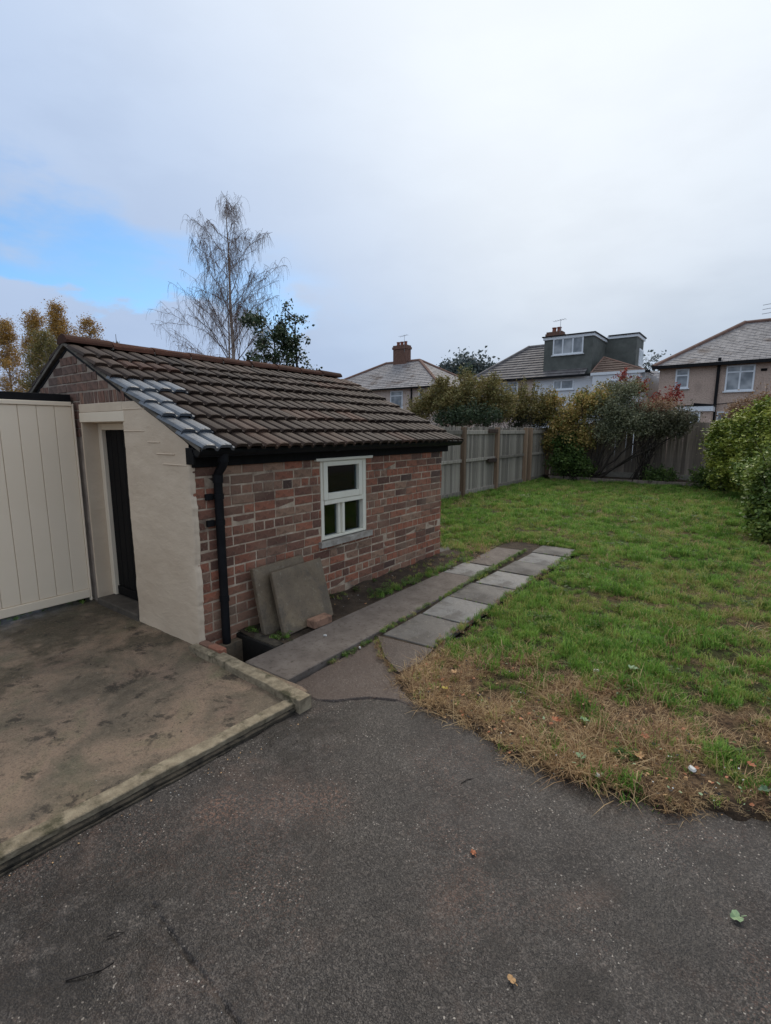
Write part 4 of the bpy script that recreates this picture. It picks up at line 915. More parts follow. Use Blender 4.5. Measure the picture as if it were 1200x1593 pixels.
while x < 6.3:
    inst('board', random.choice(bb), fb, (x, 18.56 + random.uniform(-.006, .006), .30 + random.uniform(-.01, .015)), (0, random.uniform(-.012, .012), R(6) + random.uniform(-.05, .05))); x += .112
for x in (-5.7, -2.88, -.05, 2.8, 5.6):
    box('post', (x - .05, 18.47, 0), (x + .05, 18.545, 1.86), M_CONCPOST, fb, .006, (x, 18.5, .9))
for a, b in ((-6.1, -5.75), (-5.65, -2.93), (-2.83, -.1), (0, 2.75), (2.85, 5.55)): box('gravel_board', (a, 18.50, .02), (b, 18.545, .30), M_CONCPOST, fb, .004)
for i, (a, b) in enumerate(((-5.75, -4.4), (-4.38, -3.1), (-3.08, -1.6), (-1.58, 1.0))):
    o = box('bed_edging', (a, 17.50, -.05), (b, 17.545, .15 - .01 * (i % 2)), M_FENCE2, None, .006, ((a + b) / 2, 17.52, 0))
    tag(o, ['short mossy edging board of the bed beside the fence corner', 'grey edging board in front of the orange leaved shrub', 'grey edging board below the spreading dark limbs', 'long edging board in front of the bare stretch of back fence'][i], 'edging board', 'boards edging the back bed')

# ------------------------------------------------------------------ plants
def leaves_mesh(C, size, rng, flat_=0.0, aspect=.55):
    n = len(C); a = rng.normal(size=(n, 3)); a[:, 2] *= (1 - flat_); a /= np.linalg.norm(a, axis=1)[:, None] + 1e-9
    b = rng.normal(size=(n, 3)); b -= a * (a * b).sum(1)[:, None]; b /= np.linalg.norm(b, axis=1)[:, None] + 1e-9
    nn = np.cross(a, b); s = (size * rng.uniform(.45, 1.6, n))[:, None]; w = s * aspect
    V = np.empty((n, 4, 3)); V[:, 0] = C - a * s * .5; V[:, 1] = C + b * w * .5 + nn * w * .22; V[:, 2] = C + a * s * .5; V[:, 3] = C - b * w * .5 + nn * w * .22
    i = np.arange(n)[:, None] * 4; return V.reshape(-1, 3), (i + np.arange(4)).astype(np.int32)
def blob_points(blobs, n, cl, spread, rng, shell=.55):
    """blobs: (cx,cy,cz, rx,ry,rz); leaves gathered in clumps, thicker towards the surface of each blob"""
    vol = np.array([b[3] * b[4] * b[5] for b in blobs]) ** .75; vol /= vol.sum(); C = []; T = []
    for b, v in zip(blobs, vol):
        k = max(3, int(cl * v)); d = rng.normal(size=(k, 3)); d /= np.linalg.norm(d, axis=1)[:, None]
        r = (shell + (1 - shell) * rng.uniform(size=k) ** .6) * rng.uniform(.8, 1.15, k)
        c = np.array(b[:3]) + d * r[:, None] * np.array(b[3:]); m = max(1, int(n * v / k))
        p = c[:, None, :] + rng.normal(size=(k, m, 3)) * spread * rng.uniform(.5, 1.4, (k, 1, 1)); C.append(p.reshape(-1, 3)); T.append(np.repeat(rng.uniform(size=k), m))
        b_c = c
    return np.concatenate(C), np.concatenate(T)
def tubes_np(name, paths, mat, parent, n=4):
    """paths: list of (points, radii)"""
    Vs, Fs, base = [], [], 0
    for pts, rad in paths:
        P = np.asarray(pts, float); r = np.asarray(rad, float); m = len(P); d = np.gradient(P, axis=0); d /= np.linalg.norm(d, axis=1)[:, None] + 1e-9
        ref = np.tile(np.array([[.31, .77, .12]]), (m, 1)); a = np.cross(d, ref); a /= np.linalg.norm(a, axis=1)[:, None] + 1e-9; b = np.cross(d, a)
        t = np.arange(n) * 2 * math.pi / n; ring = P[:, None] + (a[:, None] * np.cos(t)[None, :, None] + b[:, None] * np.sin(t)[None, :, None]) * r[:, None, None]
        i = (np.arange(m - 1)[:, None] * n + np.arange(n)[None]); j = (np.arange(m - 1)[:, None] * n + (np.arange(n)[None] + 1) % n)
        Vs.append(ring.reshape(-1, 3)); Fs.append(np.stack([i, j, j + n, i + n], -1).reshape(-1, 4) + base); base += m * n
    return npmesh(name, np.concatenate(Vs), np.concatenate(Fs), mat, parent, None, True)
def curve(a, b, sag, rng, n=7, wob=.04):
    a, b = np.array(a, float), np.array(b, float); t = np.linspace(0, 1, n)[:, None]; L = np.linalg.norm(b - a)
    p = a + (b - a) * t; p[:, 2] += (np.sin(math.pi * t[:, 0]) * sag * L); w = rng.normal(size=(n, 3)) * wob * L; w[0] = 0; w[-1] = 0; w = (w + np.roll(w, 1, 0)) / 2; w[0] = 0; return p + w
def shrub(name, label, cat, base, blobs, n, size, mat, bark=M_BARK, cl=160, spread=.12, stems=26, stem_r=.018, seed=1, flat_=.2, aspect=.55, group=None, extra=None, shell=.5, multi=.12, shoots=16):
    rng = np.random.default_rng(seed); t = thing(name, base, label, cat, group)
    C, T = blob_points(blobs, n, cl, spread, rng, shell); k = C[:, 2] > base[2] + .03; C, T = C[k], T[k]
    sp_ = []; Cs, Ts = [C], [T]; top = max(b[2] + b[5] for b in blobs)
    for i in range(shoots):                               # stray shoots standing out of the mass
        b = blobs[rng.integers(len(blobs))]; d = rng.normal(size=3); d[2] = abs(d[2]) + .35; d /= np.linalg.norm(d); p0 = np.array(b[:3]) + d * np.array(b[3:]) * .8; L = rng.uniform(.2, .55) * (.35 + b[5]); e = p0 + (d * .6 + np.array([0, 0, .6])) * L
        pc = curve(p0, e, .05, rng, 6, .03); sp_.append((pc, np.linspace(.008, .003, 6))); m = int(rng.integers(10, 34)); tt = rng.uniform(.1, 1, m); ii = np.minimum((tt * 5).astype(int), 4); q = pc[ii] + (pc[ii + 1] - pc[ii]) * (tt * 5 - ii)[:, None] + rng.normal(size=(m, 3)) * size * .55
        Cs.append(q); Ts.append(np.full(m, rng.uniform()))
    C, T = np.concatenate(Cs), np.concatenate(Ts)
    V, Fq = leaves_mesh(C, size, rng, flat_, aspect)
    zt = (C[:, 2] - C[:, 2].min()) / (np.ptp(C[:, 2]) + 1e-6)
    tint = np.clip(.55 * T + .45 * rng.uniform(size=len(C)), 0, 1)
    npmesh('foliage', V, Fq, mat, t, tint)
    paths = []
    for i in range(stems):
        b = blobs[rng.integers(len(blobs))]; d = rng.normal(size=3); d /= np.linalg.norm(d); e = np.array(b[:3]) + d * np.array(b[3:]) * rng.uniform(.3, .95)
        s = np.array(base) + np.array([rng.normal() * multi, rng.normal() * multi, -.05]); p = curve(s, e, .10, rng, 8); paths.append((p, np.linspace(stem_r, stem_r * .25, 8) * rng.uniform(.6, 1.2)))
        for q in range(3):
            j = rng.integers(3, 7); e2 = p[j] + rng.normal(size=3) * np.array(b[3:]) * .45; paths.append((curve(p[j], e2, .05, rng, 5), np.linspace(stem_r * .4, stem_r * .12, 5)))
    paths += sp_
    for ex in (extra or []): paths.append(ex)
    tubes_np('stems', paths, bark, t, 5); return t
def B(px, py, Y, rx, ry, rz):          # blob centred on a pixel's ray at depth Y; radii in metres
    p = at_y(px, py, Y); return (p.x, p.y, p.z, rx, ry, rz)

# shrubs in front of the back fence
gp = 'shrubs against the back fence'
YB = 17.75
shrub('shrub', 'tall shrub with orange and yellow autumn leaves beside the fence corner', 'shrub', (*at_y(893, 740, YB)[:2], .1),
      [B(872, 660, YB, .55, .5, .42), B(895, 640, YB, .6, .5, .5), B(925, 628, YB - .1, .55, .5, .42), B(858, 630, YB + .1, .45, .45, .35), B(858, 690, YB, .40, .35, .32), B(905, 680, YB, .55, .5, .5)],
      15000, .07, M_LF_AUTUMN, M_DKBARK, 380, .10, 34, .014, 11, shell=.3, shoots=40)
shrub('shrub', 'low green leafy shrub under the orange leaved one at the fence corner', 'shrub', (*at_y(890, 742, YB - .2)[:2], .08),
      [B(885, 712, YB - .25, .55, .35, .38), B(900, 728, YB - .25, .6, .3, .25), B(868, 722, YB - .2, .35, .3, .3), B(878, 690, YB - .2, .4, .3, .3)], 7500, .075, M_LF_DKGREEN, M_DKBARK, 140, .09, 22, .012, 12)
base = at_y(920, 738, YB); limbs = []
rngl = np.random.default_rng(5)
for (a, b, c) in [((920, 738), (955, 715), (1010, 672)), ((920, 738), (968, 720), (1050, 655)), ((920, 738), (938, 700), (962, 655)), ((920, 738), (930, 695), (925, 640)), ((922, 738), (985, 712), (1065, 670)), ((920, 738), (948, 712), (985, 640))]:
    p = [np.array(at_y(*q, YB + d)) for q, d in ((a, 0), (b, -.15), (c, -.2))]; p[0][2] = .05
    t = np.linspace(0, 1, 9)[:, None]; cv = (1 - t) ** 2 * p[0] + 2 * t * (1 - t) * (2 * p[1] - .5 * (p[0] + p[2])) + t ** 2 * p[2]; cv[1:-1] += rngl.normal(size=(7, 3)) * .02
    limbs.append((cv, np.linspace(.05, .012, 9)))
shrub('shrub', 'spreading grey green shrub with dark arching limbs leaning on the back fence', 'shrub', (base.x, base.y, .1),
      [B(945, 640, YB - .1, .7, .5, .5), B(975, 650, YB - .1, .7, .5, .45), B(950, 670, YB - .1, .55, .45, .35), B(1000, 660, YB - .2, .55, .4, .35), B(970, 612, YB, .5, .4, .32)],
      21000, .058, M_LF_GREY, M_DKBARK, 480, .11, 9, .012, 13, extra=limbs, shell=.2, shoots=50)
shrub('shrub', 'dark dense shoot of shrub overhanging the back fence below the pebbledash house', 'shrub', (*at_y(985, 738, YB + .1)[:2], .1),
      [B(1040, 655, YB - .2, .55, .4, .26), B(1062, 650, YB - .2, .40, .35, .28), B(1020, 665, YB - .15, .45, .35, .25), B(1052, 668, YB - .2, .35, .3, .2)], 9000, .055, M_LF_SHADE, M_DKBARK, 220, .08, 6, .014, 14, extra=[(np.array([np.array(at_y(985, 738, YB + .1)) * [1, 1, 0] + [0, 0, .05], np.array(at_y(1010, 695, YB - .1)), np.array(at_y(1050, 662, YB - .2))]), np.array([.04, .03, .012]))])
shrub('shrub', 'faded pinkish brown bush rising above the dark overhanging shoot', 'shrub', (*at_y(1000, 738, YB + .25)[:2], .1),
      [B(1010, 640, YB + .15, .55, .4, .28), B(1035, 636, YB + .15, .4, .35, .2), B(985, 640, YB + .15, .4, .35, .25)], 7000, .05, M_LF_BROWN, M_DKBARK, 160, .1, 26, .012, 15, shell=.2)
shrub('shrub', 'sprays of red leaves above the pinkish brown bush', 'shrub', (*at_y(1000, 700, 18.9)[:2], 0),
      [B(992, 604, 18.95, .35, .3, .22), B(975, 590, 18.95, .3, .25, .18), B(1040, 622, 18.95, .42, .3, .15), B(1012, 628, 18.95, .3, .25, .14), B(1050, 612, 18.95, .22, .2, .1)], 1500, .065, M_LF_RED, M_DKBARK, 70, .09, 24, .012, 16, shell=.2)
shrub('shrub', 'sparse leafy green shoots standing behind the grey green shrub', 'shrub', (*at_y(950, 700, 18.9)[:2], 0),
      [B(990, 605, 18.9, .4, .3, .25), B(945, 608, 18.9, .5, .3, .22), B(905, 620, 18.9, .4, .3, .2)], 2600, .065, M_LF_OLIVE, M_DKBARK, 120, .1, 22, .012, 17, shell=.2)
for i, (px, s, lab) in enumerate([(1015, .22, 'small clump of green ground plants at the foot of the pale fence post'), (1035, .26, 'low leafy clump in the bed below the bare fence boards')]):
    p = at_y(px, 738, 17.7); shrub('plant', lab, 'plant', (p.x, p.y, .1), [(p.x, p.y, .22, s * 1.5, s, s * .7)], 900, .06, M_LF_DKGREEN, M_DKBARK, 40, .06, 10, .006, 30 + i)

# shrubs over the side fence (neighbour's garden)
YN = 15.5
shrub('shrub', 'tall yellow green bush with upright shoots rising behind the side fence', 'shrub', (*at_y(705, 700, 14.6)[:2], 0),
      [B(700, 625, 14.6, .62, .5, .48), B(725, 615, 14.6, .50, .5, .52), B(675, 622, 14.6, .55, .45, .45), B(655, 640, 14.6, .5, .4, .4), B(724, 596, 14.8, .22, .2, .28), B(690, 602, 14.6, .3, .3, .2)], 16000, .06, M_LF_OLIVE, M_BARK, 420, .10, 44, .012, 18, shell=.25, shoots=60)
shrub('shrub', 'brownish green bush behind the side fence between two taller ones', 'shrub', (*at_y(760, 700, YN)[:2], 0),
      [B(760, 615, YN, .6, .5, .5), B(745, 635, YN, .6, .5, .45), B(780, 630, YN, .55, .5, .45), B(765, 600, YN, .35, .3, .22)], 11000, .06, M_LF_OLIVE, M_BARK, 300, .10, 34, .012, 19, shell=.25, shoots=50)
shrub('shrub', 'pale leaved open shrub behind the side fence near the white window', 'shrub', (*at_y(810, 700, 17.3)[:2], 0),
      [B(805, 625, 17.3, .6, .5, .5), B(825, 632, 17.3, .6, .5, .5), B(788, 640, 17.3, .5, .5, .4), B(845, 635, 17.6, .5, .4, .45)], 9000, .06, M_LF_OLIVE, M_BARK, 260, .12, 34, .012, 20, shell=.25, shoots=50)
shrub('shrub', 'dark dense evergreen bush low behind the side fence', 'shrub', (*at_y(730, 700, 14.2)[:2], 0),
      [B(725, 646, 14.2, .55, .4, .30), B(698, 652, 14.2, .5, .4, .25), B(755, 648, 14.6, .5, .4, .28)], 6500, .06, M_LF_HOLLY, M_DKBARK, 200, .1, 20, .014, 21)
shrub('shrub', 'dark bush low behind the side fence near its corner', 'shrub', (*at_y(825, 700, 17.8)[:2], 0),
      [B(830, 648, 17.8, .6, .4, .38), B(808, 655, 17.6, .5, .4, .28), B(850, 650, 18, .4, .4, .3)], 5500, .06, M_LF_HOLLY, M_DKBARK, 160, .1, 20, .014, 27)

# green shrubs on the right
shrub('shrub', 'large yellow green rounded shrub bulging into the right side of the lawn', 'shrub', (.3, 15.8, 0),
      [B(1126, 686, 16, .42, .5, .36), B(1152, 674, 16, .55, .6, .40), B(1186, 668, 15.5, .6, .7, .45), B(1128, 712, 16, .45, .5, .38), B(1160, 705, 15.5, .65, .7, .5), B(1200, 700, 15, .7, .8, .6), B(1145, 738, 15.5, .5, .5, .36), B(1185, 733, 14.6, .6, .7, .45), B(1222, 655, 15, .7, .8, .5), B(1240, 705, 14.5, .8, .9, .7)],
      64000, .07, M_LF_YGREEN, M_DKBARK, 520, .085, 40, .02, 22, flat_=.65, aspect=.55, shell=.7, shoots=70)
shrub('shrub', 'darker green shrub at the lawn edge in front of the big yellow green one', 'shrub', (*on_ground(1215, 838)[:2], 0),
      [B(1192, 760, 10.3, .28, .5, .30), B(1200, 790, 10, .30, .5, .34), B(1205, 825, 9.6, .28, .45, .25), B(1180, 742, 11.5, .35, .5, .3), B(1240, 750, 10, .6, .6, .6), B(1240, 810, 9.6, .5, .5, .4)], 24000, .058, M_LF_MID, M_DKBARK, 420, .065, 30, .016, 23, flat_=.5, aspect=.6)
shrub('shrub', 'brown twiggy bush showing above the big yellow green shrub', 'shrub', (*at_y(1180, 700, 17.2)[:2], 0),
      [B(1168, 640, 17.2, .6, .4, .34), B(1190, 632, 17.2, .5, .4, .38), B(1148, 650, 17.2, .35, .4, .25), B(1225, 630, 17.2, .6, .5, .45)], 8000, .06, M_LF_BROWN, M_BARK, 280, .1, 60, .014, 24, shell=.2)
shrub('shrub', 'shaded dark green bush in the corner between back fence and big shrub', 'shrub', (*at_y(1120, 740, 17.0)[:2], 0),
      [B(1112, 735, 17.0, .4, .4, .30), B(1135, 730, 16.8, .5, .4, .4), B(1095, 745, 17.1, .3, .3, .18)], 5000, .07, M_LF_DKGREEN, M_DKBARK, 140, .08, 20, .014, 25)

# trees -----------------------------------------------------------
def birch(px, base_y, Y, top_py):
    top = at_y(px, top_py, Y); b = Vector((top.x, Y, 0)); Hh = top.z; rng = np.random.default_rng(77)
    t = thing('birch_tree', b, 'bare silver birch with drooping twigs standing behind the shed roof', 'tree')
    b = np.array(b); stems, limbs, twigs = [], [], []
    def hang(p, L, out):
        """a thin twig leaving p, then drooping"""
        n = 6; d = np.array([out[0], out[1], .55]); q = [p]; s = L / (n - 1)
        for i in range(n - 1):
            d = d * .72 + np.array([0, 0, -.62]) + rng.normal(size=3) * .10; d /= np.linalg.norm(d); q.append(q[-1] + d * s)
        twigs.append((np.array(q), np.linspace(.0062, .004, n)))
    def limb(p, direction, L, r, lvl):
        n = 10; d = np.array(direction, float); q = [np.array(p)]; s = L / (n - 1)
        for i in range(n - 1):
            d = d + np.array([0, 0, .05 if i < 5 else -.10]) + rng.normal(size=3) * .07; d /= np.linalg.norm(d); q.append(q[-1] + d * s)
        q = np.array(q); limbs.append((q, np.linspace(r, max(r * .22, .008), n)))
        if lvl < 2:
            for k in range(5 if lvl == 0 else 3):
                j = rng.integers(3, n); e = rng.normal(size=3); e[2] = abs(e[2]) * .4; dd = (q[j] - q[j - 1]) / s; nd = dd + e * .65; nd /= np.linalg.norm(nd); limb(q[j], nd, L * rng.uniform(.35, .6), r * .45, lvl + 1)
        for k in range(int(2 + L * (5.5 if lvl else 2.6))):
            j = rng.uniform(3 if lvl == 0 else 1, n - 1.01); i = int(j); p2 = q[i] + (q[i + 1] - q[i]) * (j - i); a = rng.uniform(0, 6.28); hang(p2, rng.uniform(.3, 1.1) * (1 if lvl else .8), (math.cos(a) * .7, math.sin(a) * .7))
    for si, (hh, off, r0) in enumerate([(Hh, (0.0, 0), .15), (Hh * .74, (-.55, .3), .09)]):
        n = 16; zt = np.linspace(0, 1, n); P = np.stack([b[0] + off[0] * np.minimum(zt * 2.0, 1) + np.cumsum(rng.normal(size=n) * .03), b[1] + off[1] * zt, hh * zt], -1); P[0] = b
        stems.append((P, r0 * (1 - zt) ** .8 + .012))
        nb = 23 if si == 0 else 8
        for k in range(nb):
            zf = .30 + .66 * (k + rng.uniform()) / nb; j = zf * (n - 1); i = min(int(j), n - 2); p = P[i] + (P[i + 1] - P[i]) * (j - i); a = k * 2.399 + rng.uniform(-.4, .4) + si; up = .6 + .55 * zf
            d = np.array([math.cos(a), math.sin(a) * .8, up]); d /= np.linalg.norm(d); limb(p, d, (1.22 - zf) * Hh * .30 * rng.uniform(.8, 1.15) + .55, .04 * (1.25 - zf), 0)
    # the long low limb on the side of the evergreen
    P = stems[0][0]; limb(P[5], np.array([.62, .2, .75]), Hh * .24, .045, 0)
    tubes_np('trunk', stems, M_BIRCH, t, 8); tubes_np('branches', limbs, M_TWIG, t, 4); tubes_np('twigs', twigs, M_TWIG, t, 3)
birch(352, 560, 20.0, 328)

def leafy_tree(name, label, px, top_py, Y, width, n, size, mat, bark, seed, spread=.2, lo=.15, n_l=26, taper=1.0, cat='tree', group=None, dens_cl=220, ex=1.1):
    top = at_y(px, top_py, Y); b = np.array([top.x, Y, 0.]); Hh = top.z; rng = np.random.default_rng(seed); t = thing(name, tuple(b), label, cat, group); paths, C = [], []
    zt = np.linspace(0, 1, 12); P = np.stack([b[0] + np.cumsum(rng.normal(size=12) * .05), b[1] + 0 * zt, Hh * zt], -1); P[0] = b; paths.append((P, .11 * (1 - zt) + .015))
    ends = []
    for k in range(n_l):
        zf = lo + (1 - lo) * (k + rng.uniform()) / n_l * .97; i = min(int(zf * 11), 10); p = P[i] + (P[i + 1] - P[i]) * (zf * 11 - i); a = k * 2.4 + rng.uniform(-.5, .5); w = width * (1 - ((zf - lo) / (1 - lo)) ** ex * taper) * rng.uniform(.5, 1.2) + .10
        e = p + np.array([math.cos(a) * w, math.sin(a) * w * .9, w * rng.uniform(.4, .9)]); c = curve(p, e, .08, rng, 6); paths.append((c, np.linspace(.035, .008, 6)))
        for m in range(5):
            j = rng.integers(2, 6); e2 = c[j] + rng.normal(size=3) * w * .28 + np.array([0, 0, -.1]); paths.append((curve(c[j], e2, .05, rng, 4), np.linspace(.012, .006, 4))); ends += [e2, (c[j] + e2) / 2]
        ends += [e, c[4]]
    ends = np.array(ends); pick = ends[rng.integers(0, len(ends), dens_cl)]; m = n // dens_cl
    C = (pick[:, None] + rng.normal(size=(dens_cl, m, 3)) * spread * rng.uniform(.6, 1.3, (dens_cl, 1, 1))).reshape(-1, 3); T = np.repeat(rng.uniform(size=dens_cl), m)
    V, Fq = leaves_mesh(C, size, rng, .1, .6); npmesh('crown', V, Fq, mat, t, np.clip(.5 * T + .5 * rng.uniform(size=len(C)), 0, 1)); tubes_np('trunk', paths, bark, t, 5); return t
gg = 'golden autumn birches behind the gate'
leafy_tree('birch_tree', 'golden leaved birch with the highest top among those behind the gate', 90, 470, 15.0, 1.25, 24000, .085, M_LF_GOLD, M_BIRCH, 41, .19, .12, 64, .95, group=gg, dens_cl=520, ex=3.2)
leafy_tree('birch_tree', 'broad golden birch next to the highest of the autumn trees', 50, 482, 14.2, 1.25, 24000, .085, M_LF_GOLD, M_BIRCH, 42, .19, .12, 64, .95, group=gg, dens_cl=520, ex=3)
leafy_tree('birch_tree', 'thin golden birch at the end of the row of autumn trees, far from the shed', 6, 496, 14.0, 1.25, 21000, .085, M_LF_GOLD, M_BIRCH, 43, .19, .12, 60, .95, group=gg, dens_cl=480, ex=3)
leafy_tree('birch_tree', 'greenish gold lower birch filling the gap between the taller autumn trees', 68, 520, 13.2, 1.5, 20000, .085, M_LF_OLIVE, M_BIRCH, 53, .2, .1, 56, .9, group=gg, dens_cl=460, ex=3)
leafy_tree('birch_tree', 'half bare birch with sparse top beside the shed ridge end', 136, 494, 16.0, 1.2, 12000, .085, M_LF_GOLD, M_BIRCH, 44, .16, .15, 56, .92, group=gg, dens_cl=420, ex=2.5)
leafy_tree('conifer_tree', 'small pale tree tip just above the shed ridge', 180, 520, 17.0, .5, 1500, .08, M_LF_OLIVE, M_BARK, 45, .1, .1, 20, .95)
leafy_tree('holly_tree', 'dark evergreen tree with sparse upper shoots to one side of the bare birch', 428, 504, 15.0, 1.25, 8000, .12, M_LF_HOLLY, M_DKBARK, 46, .15, .25, 22, .35, dens_cl=120)
leafy_tree('holly_tree', 'thin dark evergreen shoots poking up between birch and chimney', 470, 486, 15.6, .75, 1700, .13, M_LF_HOLLY, M_DKBARK, 47, .13, .25, 18, .5, dens_cl=60)
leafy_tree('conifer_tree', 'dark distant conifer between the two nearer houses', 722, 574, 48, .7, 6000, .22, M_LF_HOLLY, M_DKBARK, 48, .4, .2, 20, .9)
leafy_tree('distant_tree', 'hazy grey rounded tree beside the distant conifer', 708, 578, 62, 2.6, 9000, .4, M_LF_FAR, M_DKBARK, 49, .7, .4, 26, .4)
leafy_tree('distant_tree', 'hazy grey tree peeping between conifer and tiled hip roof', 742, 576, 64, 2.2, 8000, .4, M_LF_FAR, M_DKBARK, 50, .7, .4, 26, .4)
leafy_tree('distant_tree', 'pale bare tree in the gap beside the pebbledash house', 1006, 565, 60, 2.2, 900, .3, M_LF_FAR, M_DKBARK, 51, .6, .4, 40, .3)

# ------------------------------------------------------------------ houses
def roof_plane(mb, e0, e1, r0, r1, gauge=.30, tw=.33, th=.03, rng=random):
    """tiles laid in courses over the quad eave e0-e1, ridge r0-r1"""
    e0, e1, r0, r1 = map(Vector, (e0, e1, r0, r1)); L = ((r0 + r1) / 2 - (e0 + e1) / 2).length; n = max(2, int(L / gauge)); nrm = (e1 - e0).cross(r0 - e0)
    if nrm.length < 1e-6: nrm = (e1 - e0).cross(r1 - e0)
    nrm.normalize()
    if nrm.z < 0: nrm = -nrm
    for i in range(n):
        t0, t1 = i / n, (i + 1.12) / n if i < n - 1 else 1.0
        a0, a1 = e0.lerp(r0, t0), e1.lerp(r1, t0); b0, b1 = e0.lerp(r0, t1), e1.lerp(r1, t1); W_ = (a1 - a0).length; m = max(1, int(W_ / tw)); off = (.5 if i % 2 else 0) / m
        for k in range(-1, m + 1):
            u0, u1 = max(0, k / m + off), min(1, (k + .97) / m + off)
            if u1 - u0 < .15 / m: continue
            lift = th + rng.uniform(-.006, .008); p = [a0.lerp(a1, u0) + nrm * lift, a0.lerp(a1, u1) + nrm * lift, b0.lerp(b1, u1) + nrm * .004, b0.lerp(b1, u0) + nrm * .004]
            mb.add(p + [p[0] - nrm * lift, p[1] - nrm * lift], [(0, 1, 2, 3), (0, 4, 5, 1)])
def hip_bar(name, a, b, parent, mat, r=.11): return MB().tube([a, b], r, 6).build(name, mat, parent)
def hwindow(parent, px0, py0, px1, py1, Y, splits=(), trans=None, proud=.05):
    a = at_y(px0, (py0 + py1) / 2, Y); b = at_y(px1, (py0 + py1) / 2, Y); zt = at_y((px0 + px1) / 2, py0, Y).z; zb = at_y((px0 + px1) / 2, py1, Y).z; x0, x1 = a.x, b.x; w = .07
    f = MB(); y0, y1 = Y - proud, Y - .004
    f.box((x0, y0, zb), (x0 + w, y1, zt)); f.box((x1 - w, y0, zb), (x1, y1, zt)); f.box((x0 + w, y0, zt - w), (x1 - w, y1, zt)); f.box((x0 + w, y0, zb), (x1 - w, y1, zb + w))
    for s in splits: xc = x0 + (x1 - x0) * s; f.box((xc - w / 2, y0 + .004, zb + w), (xc + w / 2, y1, zt - w))
    if trans: zc = zb + (zt - zb) * trans; f.box((x0 + w, y0 + .008, zc - w / 2), (x1 - w, y1, zc + w / 2))
    o = f.build('window', M_HWHITE, parent)
    xs_ = [x0 + w * .8] + [x0 + (x1 - x0) * s for s in splits] + [x1 - w * .8]
    for p, q in zip(xs_[:-1], xs_[1:]): box('pane', (p + .01, Y - .022, zb + w * .8), (q - .01, Y - .012, zt - w * .8), M_FARGLASS, o)
    box('sill', (x0 - .06, Y - .10, zb - .06), (x1 + .06, Y - .002, zb - .004), M_HWHITE, o); return o
def chimney(parent, x, y, z0, z1, wx, wy, pots, aerial=True):
    c = MB(); c.box((x - wx / 2, y - wy / 2, z0), (x + wx / 2, y + wy / 2, z1 - .3)); c.box((x - wx / 2 - .06, y - wy / 2 - .06, z1 - .3), (x + wx / 2 + .06, y + wy / 2 + .06, z1 - .12)); c.box((x - wx / 2 - .01, y - wy / 2 - .01, z1 - .12), (x + wx / 2 + .01, y + wy / 2 + .01, z1))
    o = c.build('chimney', M_CHIM, parent)
    for dx in pots: MB().tube([(x + dx, y, z1), (x + dx, y, z1 + .22), (x + dx, y, z1 + .24), (x + dx, y, z1 + .30)], [.14, .12, .15, .15], 10).build('chimney_pot', M_POT, o)
    if aerial:
        a = MB(); ax = x + wx * .4; a.tube([(ax, y - wy / 2 - .05, z1 - .6), (ax, y - wy / 2 - .05, z1 + .72)], .014, 5); a.tube([(ax - .4, y - wy / 2 - .05, z1 + .62), (ax + .3, y - wy / 2 - .05, z1 + .70)], .011, 4)
        for k in range(6): a.tube([(ax - .45 + k * .15, y - wy / 2 - .25, z1 + .63 + k * .012), (ax - .45 + k * .15, y - wy / 2 + .15, z1 + .63 + k * .012)], .008, 4)
        a.build('aerial', M_METAL, o)
    return o
HY = 30.0
# house with slate hip roof and tall chimney
h1 = thing('semi_detached_house', (-23.5, 34, 0), 'semi detached house with slate hip roof and tall brick chimney beyond the shed', 'house')
hx0, hx1, yb_, ez = -29.4, -17.75, 38.0, 4.72
box('wall', (hx0, HY, -.4), (hx1, yb_, ez), M_PINK, h1)
r = MB(); ov = .3; rz = 7.15; ra, rb = Vector((-25.1, 34, rz)), Vector((-21.9, 34, rz)); e = [Vector((hx0 - ov, HY - ov, ez)), Vector((hx1 + ov, HY - ov, ez)), Vector((hx1 + ov, yb_ + ov, ez)), Vector((hx0 - ov, yb_ + ov, ez))]
roof_plane(r, e[0], e[1], ra, rb); roof_plane(r, e[1], e[2], rb, rb); roof_plane(r, e[2], e[3], rb, ra); roof_plane(r, e[3], e[0], ra, ra)
ro = r.build('roof', M_SLATE, h1); ro['kind'] = 'stuff'
for a, b in ((e[0], ra), (e[1], rb), (e[2], rb), (e[3], ra), (ra, rb)): hip_bar('hip_tiles', a + Vector((0, 0, .03)), b + Vector((0, 0, .05)), h1, M_HRIDGE)
chimney(h1, -23.6, 34, 6.4, 8.45, 1.25, .7, (-.35, 0, .35))
box('gutter', (hx0 - ov - .05, HY - ov - .1, ez - .08), (hx1 + ov + .05, HY - ov + .02, ez + .03), M_BLACK, h1); box('gutter', (hx1 + ov - .02, HY - ov + .021, ez - .08), (hx1 + ov + .1, yb_, ez + .03), M_BLACK, h1)
hwindow(h1, 608, 608, 627, 636, HY, (), .72); hwindow(h1, 652, 604, 660, 630, HY)
MB().tube([(at_y(641, 620, HY).x, HY - .08, 0), (at_y(641, 620, HY).x, HY - .08, ez)], .06, 8).build('downpipe', M_BLACK, h1)
